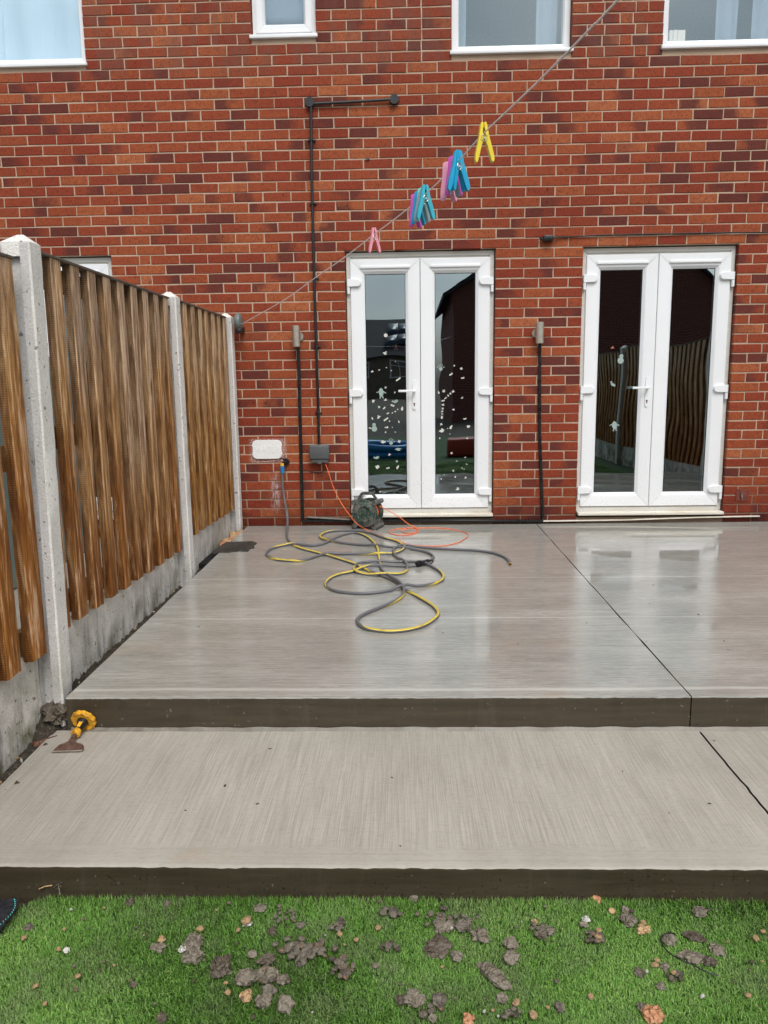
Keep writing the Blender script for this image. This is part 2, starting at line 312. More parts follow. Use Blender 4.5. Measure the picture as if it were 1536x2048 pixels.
M['turf'] = t.fin(t.mix(t.mr(n1, .3, .7), (.015, .04, .010), (.04, .10, .018)), .85, t.bump(n1, .8, .01))
t = NT('membrane'); v = t.tc.outputs['Object']; n1 = t.noise(v, 90, 4, .7)
M['membrane'] = t.fin(t.mix(t.mr(n1, .4, .7), (.008, .009, .012), (.030, .032, .042)), .55, t.bump(n1, .5, .004))
M['teal'] = simple('teal_thread', (.12, .62, .55), .6)
M['grate'] = stone('muddy_drain_cover', (.022, .019, .016), (.095, .085, .070), 14.)
M['void'] = simple('black_hole', (.004, .004, .004), .9)
for nme, cc in (('pink', (.86, .32, .40)), ('pyellow', (.86, .66, .03)), ('pblue', (.0, .36, .62)), ('pteal', (.03, .44, .56)), ('mint', (.22, .72, .58)), ('pgrey', (.36, .42, .46)), ('magenta', (.66, .10, .52)), ('ppink', (.84, .36, .50))):
    t = NT('peg_'+nme); M[nme] = t.fin(t.mix(t.mr(t.noise(t.obj(), 60, 3), .4, .7, 0, .3), cc, tuple(x*.75 for x in cc)), .38, None, Subsurface_Weight=.15, Subsurface_Radius=(.004, .004, .004))
M['st_white'] = simple('white_cling', (.60, .59, .53), .6, .1); M['st_pale'] = simple('pale_teal_cling', (.30, .38, .35), .6, .1); M['st_red'] = simple('red_cling', (.42, .12, .09), .6, .1)
def cloth(name, col):
    t = NT(name); v = t.obj((1, 1, .15)); n = t.noise(v, 7, 3)
    return t.fin(t.mix(n, tuple(x*.9 for x in col), col), .9, t.bump(n, .4, .03))
M['curtain'] = cloth('pale_blue_curtain', (.62, .77, .86)); M['net'] = cloth('grey_blue_curtain', (.24, .30, .36)); M['cream'] = simple('cream_card', (.72, .66, .57), .7, .05)
M['room_up'] = simple('dim_bedroom', (.20, .25, .30), .9)
M['roof'] = simple('dark_roof_tiles', (.030, .028, .030), .7, .3, 3, .2); M['buff'] = simple('buff_stone_wall', (.20, .17, .125), .9, .2, 2, .2); M['pv'] = simple('solar_glass', (.012, .02, .045), .15, .2, 2, 0)
t = NT('far_brick'); bt = t.n('TexBrick', offset=.5); t.l(t.n('Mapping').outputs[0], bt.inputs[0]); mpn = bt.inputs[0].links[0].from_node; t.l(geo_pos(t), mpn.inputs[0]); mpn.inputs['Rotation'].default_value = (R(90), 0, 0)
bt.inputs['Scale'].default_value = 1.; bt.inputs['Brick Width'].default_value = .225; bt.inputs['Row Height'].default_value = .075; bt.inputs['Mortar Size'].default_value = .006
bt.inputs['Color1'].default_value = (.20, .05, .03, 1); bt.inputs['Color2'].default_value = (.14, .035, .025, 1); bt.inputs['Mortar'].default_value = (.25, .17, .13, 1)
M['far_brick'] = t.fin(bt.outputs[0], .85)
M['pave'] = simple('grey_paving', (.28, .27, .24), .8, .15, 4, .2)
M['poolblue'] = simple('blue_inflatable', (.02, .20, .50), .3, .1); M['redtub'] = simple('red_tub', (.42, .05, .03), .4, .1); M['teal_shed'] = simple('sage_painted_boards', (.20, .27, .25), .7, .1, 6, .1)
# ------------------------------------------------------------------ mesh helpers
def newbm(): return bmesh.new()
def bx(bm, x0, x1, y0, y1, z0, z1, bev=0., seg=1, mi=0, mat=None):
    vs = [bm.verts.new((x, y, z)) for x in (x0, x1) for y in (y0, y1) for z in (z0, z1)]
    if mat is not None:
        for q in vs: q.co = mat @ q.co
    fs = [bm.faces.new([vs[i] for i in f]) for f in ((0, 1, 3, 2), (4, 6, 7, 5), (0, 4, 5, 1), (2, 3, 7, 6), (0, 2, 6, 4), (1, 5, 7, 3))]
    for f in fs: f.material_index = mi
    if bev > 0:
        es = list({e for f in fs for e in f.edges})
        r = bmesh.ops.bevel(bm, geom=es, offset=bev, segments=seg, affect='EDGES', profile=.5)
        for f in r['faces']: f.material_index = mi
    return vs
def cyl(bm, p0, p1, r0, r1=None, n=20, cap=True, mi=0):
    p0, p1 = Vector(p0), Vector(p1); r1 = r0 if r1 is None else r1
    d = (p1-p0).normalized(); a = d.orthogonal().normalized(); b = d.cross(a)
    A = [bm.verts.new(p0+(a*math.cos(2*math.pi*i/n)+b*math.sin(2*math.pi*i/n))*r0) for i in range(n)]
    B = [bm.verts.new(p1+(a*math.cos(2*math.pi*i/n)+b*math.sin(2*math.pi*i/n))*r1) for i in range(n)]
    for i in range(n): f = bm.faces.new((A[i], A[(i+1) % n], B[(i+1) % n], B[i])); f.smooth = True; f.material_index = mi
    if cap: 
        f = bm.faces.new(A[::-1]); f.material_index = mi; f = bm.faces.new(B); f.material_index = mi
def catmull(pts, step):
    pts = [Vector(p) for p in pts]; out = []
    P = [pts[0]*2-pts[1]]+pts+[pts[-1]*2-pts[-2]]
    for i in range(1, len(P)-2):
        n = max(2, int((P[i+1]-P[i]).length/step))
        for k in range(n):
            s = k/n; a, b, c, d = P[i-1], P[i], P[i+1], P[i+2]
            out.append(.5*((2*b)+(c-a)*s+(2*a-5*b+4*c-d)*s*s+(3*b-a-3*c+d)*s**3))
    out.append(pts[-1]); return out
def tube(bm, pts, r, n=10, tw=None, ref=Vector((0, -.45, 1)), cap=True):
    uvl = bm.loops.layers.uv.get('UVMap') or bm.loops.layers.uv.new('UVMap')
    rings = []; ref = ref.normalized()
    for i, p in enumerate(pts):
        t_ = (pts[min(i+1, len(pts)-1)]-pts[max(i-1, 0)]).normalized()
        s = t_.cross(ref); s = s.normalized() if s.length > 1e-4 else t_.orthogonal().normalized()
        u = s.cross(t_).normalized(); rr = r(i/len(pts)) if callable(r) else r
        rings.append([bm.verts.new(p+(u*math.cos(2*math.pi*k/n)+s*math.sin(2*math.pi*k/n))*rr) for k in range(n)])
    for i in range(len(rings)-1):
        for k in range(n):
            f = bm.faces.new((rings[i][k], rings[i][(k+1) % n], rings[i+1][(k+1) % n], rings[i+1][k])); f.smooth = True
            t0 = tw[i] if tw else 0; t1 = tw[i+1] if tw else 0
            for lp, (a, b) in zip(f.loops, ((i, k/n+t0), (i, (k+1)/n+t0), (i+1, (k+1)/n+t1), (i+1, k/n+t1))): lp[uvl].uv = (a*.01, b)
    if cap: bm.faces.new(rings[0][::-1]); bm.faces.new(rings[-1])
def obj(name, bm, mats, parent=None, smooth=False, loc=None):
    me = bpy.data.meshes.new(name); bmesh.ops.recalc_face_normals(bm, faces=bm.faces[:])
    bm.to_mesh(me); bm.free()
    if not isinstance(mats, (list, tuple)): mats = [mats]
    for m in mats: me.materials.append(m)
    if smooth:
        for p in me.polygons: p.use_smooth = True
    me.set_sharp_from_angle(angle=R(38))
    o = bpy.data.objects.new(name, me); COL.objects.link(o)
    if loc: o.location = loc
    if parent: o.parent = parent; o.matrix_parent_inverse = Matrix.Identity(4); o.location = Vector(loc or (0, 0, 0))-Vector((0, 0, 0))
    return o
def tag(o, label, cat, group=None):
    o['label'] = label; o['category'] = cat
    if group: o['group'] = group
    return o
def thing(name, label, cat, loc=(0, 0, 0), group=None):
    # an Empty at the base; children are built in world coordinates and moved by kids()
    o = bpy.data.objects.new(name, None); o.empty_display_size = .05; COL.objects.link(o); o.location = loc; tag(o, label, cat, group); return o
def part(name, bm, mats, par, smooth=False, label=None):
    # bm in world coordinates; express it in the parent's frame
    off = Vector((0, 0, 0)); q = par
    while q is not None: off += q.location; q = q.parent
    bmesh.ops.translate(bm, verts=bm.verts[:], vec=-off)
    o = obj(name, bm, mats, None, smooth); o.parent = par
    if label: o['label'] = label
    return o
def struct(name, bm, mats, **k):
    o = obj(name, bm, mats, **k); o['kind'] = 'structure'; return o
def one(name, bm, mats, label, cat, group=None, smooth=False): return tag(obj(name, bm, mats, None, smooth), label, cat, group)
def setcol(bm, faces, lay, c):
    for f in faces:
        for lp in f.loops: lp[lay] = (*c, 1)
# ------------------------------------------------------------------ ground structures
def sheet(name, x0, x1, y0, y1, z, m, nx=1, ny=1, amp=0.):
    bm = newbm(); vs = [[bm.verts.new((x0+(x1-x0)*i/nx, y0+(y1-y0)*j/ny, z+(amp*mnoise.noise(Vector((x0+(x1-x0)*i/nx, y0+(y1-y0)*j/ny, 0))*9) if amp else 0))) for j in range(ny+1)] for i in range(nx+1)]
    for i in range(nx):
        for j in range(ny): bm.faces.new((vs[i][j], vs[i+1][j], vs[i+1][j+1], vs[i][j+1])).smooth = True
    return struct(name, bm, m)
sheet('ground', -90, 90, -140, 30, -.62, M['soil'])
sheet('lawn_base', -1.795, 3.4, -14, -4.31, -.335, M['turf'])
sheet('soil_bed', -2.2, -1.5, -14, -4.28, -.342, M['soil'])
sheet('neighbour_paving', -9, -2.25, -14, 0, -.16, M['pave'])
# soil strip beside the gravel boards
bm = newbm(); nx, ny = 14, 260
g_ = []
for j in range(ny+1):
    y = -5.5+5.5*j/ny; row = []
    for i in range(nx+1):
        x = -2.19+.22*i/nx; b = -.240 if y < -3.5 else (-.240+.085*(y+3.5)/.25 if y < -3.25 else -.155)
        mnd = .070*math.exp(-((y+3.46)/.075)**2)*min(1, max(0, (-2.085-x)/.03)); row.append(bm.verts.new((x, y, b+mnd+.030*mnoise.noise(Vector((x*28, y*28, 1)))+.012*mnoise.noise(Vector((x*90, y*90, 3))))))
    g_.append(row)
for j in range(ny):
    for i in range(nx): bm.faces.new((g_[j][i], g_[j][i+1], g_[j+1][i+1], g_[j+1][i])).smooth = True
struct('soil_strip', bm, M['soil'])
def jit(x, s, a): return a*mnoise.noise(Vector((x*s, s, 0)))
def slab(name, x0, x1, yb, yf, ztop, zbot, mats, wob=.004, seed=0., left_open=True):
    """concrete slab: top sheet, rounded nose, riser; top index 0, riser index 1"""
    bm = newbm(); nx = int((x1-x0)/.02); rows = []
    prof = [('t', k/24) for k in range(25)]
    for i in range(nx+1):
        x = x0+(x1-x0)*i/nx; e = .0035*mnoise.noise(Vector((x*6, seed, 0)))+.0022*mnoise.noise(Vector((x*55, seed, 2)))
        xr = x
        col = []
        for k in range(25):
            y = yb+(yf+.012-yb)*k/24
            if i == 0: xr = x0+wob*(mnoise.noise(Vector((y*5, seed+5, 0)))+.8*mnoise.noise(Vector((y*23, seed+5, 0))))
            elif i == nx: xr = x1+wob*(mnoise.noise(Vector((y*5, seed+9, 0)))+.8*mnoise.noise(Vector((y*23, seed+9, 0))))
            else: xr = x
            col.append(bm.verts.new((xr, y, ztop(y))))
        zt = ztop(yf); lip = .003*mnoise.noise(Vector((x*30, seed, 7)))
        for dy, dz in ((.004, -.001+lip*.3), (-.001, -.004+lip), (-.002, -.011), (0, -.02), (0, -.06), (0, -.1)):
            if zt+dz > zbot(x): col.append(bm.verts.new((col[0].co.x if i == 0 else (col[24].co.x if i == nx else x), yf+dy+e, zt+dz)))
        col.append(bm.verts.new((col[24].co.x, yf+e*.6, zbot(x)))); rows.append(col)
    m = min(len(c) for c in rows)
    for i in range(nx):
        a, b = rows[i], rows[i+1]
        for k in range(m-1):
            f = bm.faces.new((a[k], b[k], b[k+1], a[k+1])); f.smooth = k < 24 or True; f.material_index = 1 if k >= 26 else 0
    for rr, s in ((rows[0], 1), (rows[-1], -1)):       # side walls
        lo = [bm.verts.new((q.co.x, q.co.y, zbot(q.co.x)-.03)) for q in rr[:25]]
        for k in range(24): f = bm.faces.new((rr[k], rr[k+1], lo[k+1], lo[k])); f.material_index = 1
    return struct(name, bm, mats)
CRK = .335
YF, YF2 = -3.475, -4.315
top1 = lambda y: SLZ(y); top2 = lambda y: -.222+.004*(y-YF)
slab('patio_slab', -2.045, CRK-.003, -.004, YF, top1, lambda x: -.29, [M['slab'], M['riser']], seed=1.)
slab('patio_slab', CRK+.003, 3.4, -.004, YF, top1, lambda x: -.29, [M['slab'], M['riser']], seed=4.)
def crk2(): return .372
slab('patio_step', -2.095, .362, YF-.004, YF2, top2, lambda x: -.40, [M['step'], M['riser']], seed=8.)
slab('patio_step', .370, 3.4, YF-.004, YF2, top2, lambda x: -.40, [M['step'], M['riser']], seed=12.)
bm = newbm(); bx(bm, .30, .40, -4.26, -.01, -.27, -.262); struct('joint_bed', bm, M['void'])
# screed fillet where step meets riser
bm = newbm(); nx = 260; A = []
for i in range(nx+1):
    x = -2.03+4.6*i/nx; w = .010+.006*mnoise.noise(Vector((x*7, 3, 0))); A.append((bm.verts.new((x, YF-.003, top2(YF)+.012+.004*mnoise.noise(Vector((x*12, 0, 0))))), bm.verts.new((x, YF-w, top2(YF)+.004)), bm.verts.new((x, YF-w-.008, top2(YF)-.004))))
for i in range(nx):
    for k in range(2): bm.faces.new((A[i][k], A[i+1][k], A[i+1][k+1], A[i][k+1])).smooth = True
struct('screed_fillet', bm, M['fillet'])
# ------------------------------------------------------------------ the brick house
house = thing('brick_house', 'red brick house wall with white french doors and upstairs windows behind the patio', 'house', (-.6, 0, 0))
DOORS = [(-4.22, -3.035), (-1.190, -.018), (.658, 1.846)]
WINS = [(-4.6, -3.121, 3.480), (-1.855, -1.370, 3.634), (-.360, .529, 3.490), (1.199, 2.55, 3.490)]
OPEN = [(a, b, -.02, 2.1) for a, b in DOORS]+[(a, b, z+.005, 4.65) for a, b, z in WINS]
X0, X1, Z0, Z1 = -6.2, 3.9, -.225, 5.1
bm = newbm(); colL = bm.loops.layers.color.new('bcol'); uvL = bm.loops.layers.uv.new('UVMap')
def brick(xa, xb, za, zb, tone, dark, side):
    j = lambda: random.uniform(-.0019, .0019)
    dep = .10; pr = random.uniform(-.0012, .0015); b = .0035
    r0 = [bm.verts.new((x, dep, z)) for x, z in ((xa, za), (xb, za), (xb, zb), (xa, zb))]
    cs = [(xa+j(), za+j()), (xb+j(), za+j()), (xb+j(), zb+j()), (xa+j(), zb+j())]
    tl = random.uniform(-.0008, .0008)
    r1 = [bm.verts.new((x, pr+b*.8+(tl if k in (0, 3) else -tl), z)) for k, (x, z) in enumerate(cs)]
    ins = [(1, 1), (-1, 1), (-1, -1), (1, -1)]
    r2 = [bm.verts.new((x+sx*b, pr+(tl if k in (0, 3) else -tl), z+sz*b)) for k, ((x, z), (sx, sz)) in enumerate(zip(cs, ins))]
    fs = []
    for k in range(4):
        fs.append(bm.faces.new((r0[k], r0[(k+1) % 4], r1[(k+1) % 4], r1[k]))); fs.append(bm.faces.new((r1[k], r1[(k+1) % 4], r2[(k+1) % 4], r2[k])))
    fs.append(bm.faces.new(r2)); w = xb-xa
    for f in fs:
        for lp in f.loops:
            lp[colL] = (tone, dark, side, 1); lp[uvL].uv = ((lp.vert.co.x-xa)/w, (lp.vert.co.z-za)/(zb-za))
def spans(za, zb):
    s = [(X0, X1)]
    for a, b, c, d in OPEN:
        if zb > c+.012 and za < d-.012:
            n = []
            for p, q in s:
                if b <= p or a >= q: n.append((p, q)); continue
                if a > p: n.append((p, a))
                if b < q: n.append((b, q))
            s = n
    return s
nrow = int(round((Z1-Z0)/.075)); MJ = .0047
for k in range(nrow):
    z = Z0+k*.075; zz0, zz1 = z+MJ, z+.075-MJ
    for (xa, xb) in spans(zz0, zz1):
        # course joints from a common bond, with cut bricks a little way in from openings
        off = (.1125 if k % 2 else 0.)-.018
        if z < 2.1: off += {0: 0}.get(0)
        js = [xa]; n0 = math.ceil((xa-off)/.225); xs = [off+.225*n for n in range(n0-1, n0+60)]
        loc = [x for x in xs if xa+.02 < x < xb-.02]
        if xa > X0 and not any(abs(xa-x) < .006 for x in xs):      # toothing at a left jamb
            h = .1125 if k % 2 else .225; loc = [x for x in loc if x > xa+h+.06]; loc = [xa+h]+loc
        if xb < X1 and not any(abs(xb-x) < .006 for x in xs):
            h = .1125 if k % 2 else .225
            if xb-h > xa+.05: loc = [x for x in loc if x < xb-h-.06]+[xb-h]
        js = [xa]+sorted(loc)+[xb]; jf = [xa]+[x+random.uniform(-.004, .004) for x in js[1:-1]]+[xb]
        for i in range(len(js)-1):
            a, b = jf[i], jf[i+1]
            ea = 0 if i == 0 and xa > X0 else MJ; eb = 0 if i == len(js)-2 and xb < X1 else MJ
            dz = random.uniform(-.0012, .0012)
            rd = random.random(); cl = mnoise.noise(Vector((a*1.5, z*3.2, 0)))*.34
            # vertical clipping against openings that cut a course
            ca, cb = zz0+dz, zz1+dz
            for (oa, ob, oc, od) in OPEN:
                if a < ob-.01 and b > oa+.01:
                    if ca < oc < cb: cb = oc-.006
            if cb-ca < .012: continue
            brick(a+ea, b-eb, ca, cb, min(1, max(0, random.gauss(.5, .23)-cl)), min(1, max(0, rd+cl)), random.choice((0., 1., .5, .1, .9)))
wall = part('wall', bm, M['brick'], house)
# mortar bed: vertical strips round the openings
bm = newbm(); xs = sorted({X0, X1}|{o[0]-.004 for o in OPEN}|{o[1]+.004 for o in OPEN})
for a, b in zip(xs[:-1], xs[1:]):
    m = (a+b)/2; zs = [(Z0-.3, Z1)]
    for (oa, ob, oc, od) in OPEN:
        if oa-.005 < m < ob+.005:
            n = []
            for p_, q_ in zs:
                if od <= p_ or oc >= q_: n.append((p_, q_)); continue
                if oc > p_: n.append((p_, oc-.004))
                if od < q_: n.append((od+.004, q_))
            zs = n
    for p_, q_ in zs: bx(bm, a, b, .0045, .0995, p_, q_)
part('mortar', bm, M['mortar'], wall)
# interiors
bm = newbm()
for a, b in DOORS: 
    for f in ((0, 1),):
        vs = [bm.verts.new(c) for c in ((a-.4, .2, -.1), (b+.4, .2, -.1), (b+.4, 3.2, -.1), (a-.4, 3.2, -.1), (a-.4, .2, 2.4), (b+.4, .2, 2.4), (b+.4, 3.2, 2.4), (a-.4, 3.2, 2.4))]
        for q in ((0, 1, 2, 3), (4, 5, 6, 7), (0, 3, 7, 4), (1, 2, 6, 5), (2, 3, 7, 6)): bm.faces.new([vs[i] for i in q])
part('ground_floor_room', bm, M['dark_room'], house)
bm = newbm()
for a, b, z in WINS:
    vs = [bm.verts.new(c) for c in ((a-.15, .2, z-.2), (b+.15, .2, z-.2), (b+.15, 2.2, z-.2), (a-.15, 2.2, z-.2), (a-.15, .2, 4.9), (b+.15, .2, 4.9), (b+.15, 2.2, 4.9), (a-.15, 2.2, 4.9))]
    for q in ((0, 1, 2, 3), (4, 5, 6, 7), (0, 3, 7, 4), (1, 2, 6, 5), (2, 3, 7, 6)): bm.faces.new([vs[i] for i in q])
part('upper_room', bm, M['room_up'], house)
def ring(bm, x0, x1, z0, z1, prof, gap=.0009, mi=0):
    """mitred frame swept round a rectangle; prof = [(inset, y)]"""
    C = [(x0, z0, 1, 1), (x1, z0, -1, 1), (x1, z1, -1, -1), (x0, z1, 1, -1)]
    for s in range(4):
        ax, az, asx, asz = C[s]; cx_, cz_, csx, csz = C[(s+1) % 4]
        d = Vector((cx_-ax, 0, cz_-az)).normalized()*gap; P = []
        for (k, y) in prof:
            P.append((bm.verts.new(Vector((ax+asx*k, y, az+asz*k))+d), bm.verts.new(Vector((cx_+csx*k, y, cz_+csz*k))-d)))
        for i in range(len(P)): 
            j = (i+1) % len(P); f = bm.faces.new((P[i][0], P[i][1], P[j][1], P[j][0])); f.material_index = mi
        bm.faces.new([q[0] for q in P][::-1]); bm.faces.new([q[1] for q in P])
def capsule(bm, xa, xb, zc, h, ya, yb, round_end, bev=.003):
    n = 8; r = h/2; pts = []
    if round_end > 0: pts = [(xa, zc-r)]+[(xb-r+r*math.sin(math.pi*i/n), zc-r*math.cos(math.pi*i/n)) for i in range(n+1)]+[(xa, zc+r)]
    else: pts = [(xb, zc+r)]+[(xa+r-r*math.sin(math.pi*i/n), zc+r*math.cos(math.pi*i/n)) for i in range(n+1)]+[(xb, zc-r)]
    prism(bm, pts, ya, yb, bev)
def prism(bm, pts, ya, yb, bev=0.):
    cx_ = sum(p[0] for p in pts)/len(pts); cz_ = sum(p[1] for p in pts)/len(pts)
    A = [bm.verts.new((x, yb, z)) for x, z in pts]
    B = [bm.verts.new((x, ya+bev, z)) for x, z in pts]; n = len(pts); rings_ = [A, B]
    if bev:
        D = []
        for x, z in pts:
            d = Vector((cx_-x, 0, cz_-z)); d = d.normalized()*bev; D.append(bm.verts.new((x+d.x, ya, z+d.z)))
        rings_.append(D)
    for r1, r2 in zip(rings_[:-1], rings_[1:]):
        for i in range(n): bm.faces.new((r1[i], r1[(i+1) % n], r2[(i+1) % n], r2[i]))
    bm.faces.new(rings_[-1]); bm.faces.new(A[::-1])
def french_door(x0, x1, lock_left, label, handle=True):
    zt, zb = 2.094, .022; rec = .045                     # frame face sits 45 mm behind the brick face
    bm = newbm(); ring(bm, x0+.007, x1-.007, zb, zt, [(0, rec), (.032, rec), (.034, rec+.012), (.06, rec+.012), (.06, rec+.07), (0, rec+.07)])
    fr = part('french_door', bm, M['upvc_old'], house, label=label)
    bm = newbm(); bx(bm, x0-.003, x0+.0085, rec+.004, rec+.05, 0, 2.1); bx(bm, x1-.0085, x1+.003, rec+.004, rec+.05, 0, 2.1); bx(bm, x0+.0086, x1-.0086, rec+.006, rec+.05, 2.092, 2.103)
    part('shadow_gap_seal', bm, M['shadow_gap_seal'], fr)  # black strips stand for the shadow gap and dirty sealant round the frame
    bm = newbm(); prism_pts = None
    bx(bm, x0+.012, x1-.003, -.030, .14, -.004, .021, .005, 2); part('cill', bm, M['cill'], fr)
    sx0, sx1, sz0, sz1 = x0+.036, x1-.036, .062, 2.044; mid = (sx0+sx1)/2; yf = rec-.012
    for (a, b, lock, hs) in ((sx0, mid-.002, True, -1), (mid+.002, sx1, False, 1)):
        bm = newbm(); ring(bm, a, b, sz0, sz1, [(0, yf+.004), (.004, yf), (.090, yf), (.094, yf+.003), (.114, yf+.022), (.114, yf+.06), (0, yf+.06)])
        sash = part('sash', bm, M['upvc'], fr)
        bm = newbm(); bx(bm, a+.112, b-.112, yf+.026, yf+.030, sz0+.112, sz1-.112); part('pane', bm, M['glass'], fr)
        bm = newbm(); ring(bm, a+.1135, b-.1135, sz0+.1135, sz1-.1135, [(0, yf+.0215), (.004, yf+.0225), (.004, yf+.0255), (0, yf+.0255)], 0.); part('gasket', bm, M['black'], fr)
        bm = newbm(); bx(bm, a+.080, b-.078, yf-.013, yf+.001, sz1-.072, sz1-.050, .003, 2); part('weather_bar', bm, M['upvc'], fr)
        for zc in (1.865, 1.005, .195):
            bm = newbm(); zc += random.uniform(-.004, .004)
            if hs < 0: capsule(bm, x0+.010, x0+.124, zc, .060, yf-.022, yf+.001, 1, .006); kx = x0+.021
            else: capsule(bm, x1-.124, x1-.010, zc, .060, yf-.022, yf+.001, -1, .006); kx = x1-.021
            cyl(bm, (kx, yf-.008, zc-.032), (kx, yf-.008, zc-.082), .0135, .012, 16)
            part('hinge', bm, M['upvc'], fr, label=None)
        if lock and handle:
            cxh = b-.050; z0h = .868; bm = newbm(); capsule2 = [(cxh-.0135, z0h+.012), (cxh-.0135, z0h+.228), (cxh-.006, z0h+.238), (cxh+.006, z0h+.238), (cxh+.0135, z0h+.228), (cxh+.0135, z0h+.012), (cxh+.006, z0h), (cxh-.006, z0h)]
            prism(bm, capsule2, yf-.010, yf+.001, .002)
            cyl(bm, (cxh, yf-.045, z0h+.150), (cxh, yf, z0h+.150), .010, .010, 16)
            bx(bm, cxh-.128, cxh+.010, yf-.056, yf-.042, z0h+.141, z0h+.159, .005, 2)
            part('handle', bm, M['upvc'], fr)
            bm = newbm(); cyl(bm, (cxh, yf-.0115, z0h+.048), (cxh, yf-.009, z0h+.048), .0075, .0075, 14); bx(bm, cxh-.004, cxh+.004, yf-.0115, yf-.009, z0h+.028, z0h+.048)
            part('keyhole', bm, M['rust'], fr)
    return fr
french_door(*DOORS[0], True, 'white french door of the next house, mostly hidden behind the timber fence')
fd1 = french_door(*DOORS[1], True, 'white french door covered in small window stickers')
fd2 = french_door(*DOORS[2], True, 'white french door on the right with only a few window stickers')
def window(x0, x1, z0, inner, lab):
    rec = .055
    bm = newbm(); ring(bm, x0+.004, x1-.004, z0+.03, 4.62, [(0, rec), (.040, rec), (.052, rec+.014), (.052, rec+.07), (0, rec+.07)])
    w = part('window', bm, M['upvc'], house, label=lab); d = .050
    if inner:
        bm = newbm(); ring(bm, x0+.034, x1-.034, z0+.062, 4.59, [(0, rec-.012), (.045, rec-.012), (.062, rec+.01), (.062, rec+.05), (0, rec+.05)]); part('casement', bm, M['upvc'], w); d = .092
    bm = newbm(); bx(bm, x0+d, x1-d, rec+.022, rec+.026, z0+.03+d, 4.62-d); part('pane', bm, M['glass_up'], w)
    bm = newbm(); bx(bm, x0-.012, x1+.012, -.022, .14, z0, z0+.026, .004, 2); part('sill', bm, M['upvc'], w)
    bm = newbm(); bx(bm, x0-.004, x1+.004, .012, .0985, z0-.012, z0-.001); part('sill_shadow_gap', bm, M['shadow_gap_seal'], w)  # black strip painted in for the shadow gap under the sill
    return w
window(*WINS[0], False, 'upstairs window at top left filled by a pale blue curtain'); window(*WINS[1], True, 'narrow upstairs casement window')
window(*WINS[2], False, 'upstairs window crossed by the washing line'); window(*WINS[3], False, 'upstairs window at top right with books on its sill')
def curtain(x0, x1, z0, z1, y, m, label, amp=.012, f=9.):
    bm = newbm(); n = max(8, int((x1-x0)*60)); rows = []
    for j in range(13):
        z = z0+(z1-z0)*j/12
        rows.append([bm.verts.new((x0+(x1-x0)*i/n+.01*math.sin(z*3+i*.3), y+amp*math.sin(i/n*(x1-x0)*2*math.pi*f/1.+.4*math.sin(z*5))+.006*mnoise.noise(Vector((i*.2, z*3, 0))), z)) for i in range(n+1)])
    for j in range(12):
        for i in range(n): bm.faces.new((rows[j][i], rows[j][i+1], rows[j+1][i+1], rows[j+1][i])).smooth = True
    o = one('curtain', bm, m, label, 'curtain'); sm = o.modifiers.new('s', 'SOLIDIFY'); sm.thickness = .002; return o
curtain(-3.84, -3.14, 3.5, 4.6, .135, M['curtain'], 'pale blue curtain drawn across the top left upstairs window', .020, 3)
curtain(-4.6, -3.80, 3.5, 4.6, .15, M['curtain'], 'left half of the pale blue curtains in the top left window', .022, 5)
curtain(-1.83, -1.39, 3.78, 4.6, .14, M['net'], 'grey blue blind in the narrow upstairs casement window', .004, 3)
curtain(-.33, -.25, 3.5, 4.6, .18, M['net'], 'thin curtain at left edge of the upstairs window crossed by the line', .01, 9)
curtain(.30, .44, 3.5, 4.6, .18, M['net'], 'curtain hanging at right edge of the upstairs window crossed by the line', .012, 12)
curtain(1.66, 1.80, 3.5, 4.6, .20, M['net'], 'narrow curtain fold beside the books in the top right window', .012, 12)
curtain(1.93, 2.05, 3.5, 4.6, .20, M['net'], 'pale curtain fold at the far right of the top right window', .012, 12)
for i, (xa, xb, h, lb) in enumerate(((1.252, 1.280, .17, 'tall cream book at the left end of the top right window sill'), (1.292, 1.318, .122, 'thin cream book leaning in the top right window'), (1.320, 1.352, .124, 'middle cream book in the top right window'), (1.354, 1.412, .122, 'wide pale box at the right end of the books in the window'))):
    bm = newbm(); bx(bm, xa, xb, .15, .25, 3.52, 3.56+h, .003); one('book' if i < 3 else 'box', bm, M['cream'], lb, 'book' if i < 3 else 'box', None)
bm = newbm(); bmesh.ops.create_uvsphere(bm, u_segments=20, v_segments=12, radius=.05); bmesh.ops.scale(bm, vec=(1, 1, .5), verts=bm.verts[:]); bmesh.ops.translate(bm, vec=(1.475, .2, 3.555), verts=bm.verts[:])
one('bowl', bm, M['cream'], 'upturned cream bowl on the sill of the top right window', 'bowl', smooth=True)
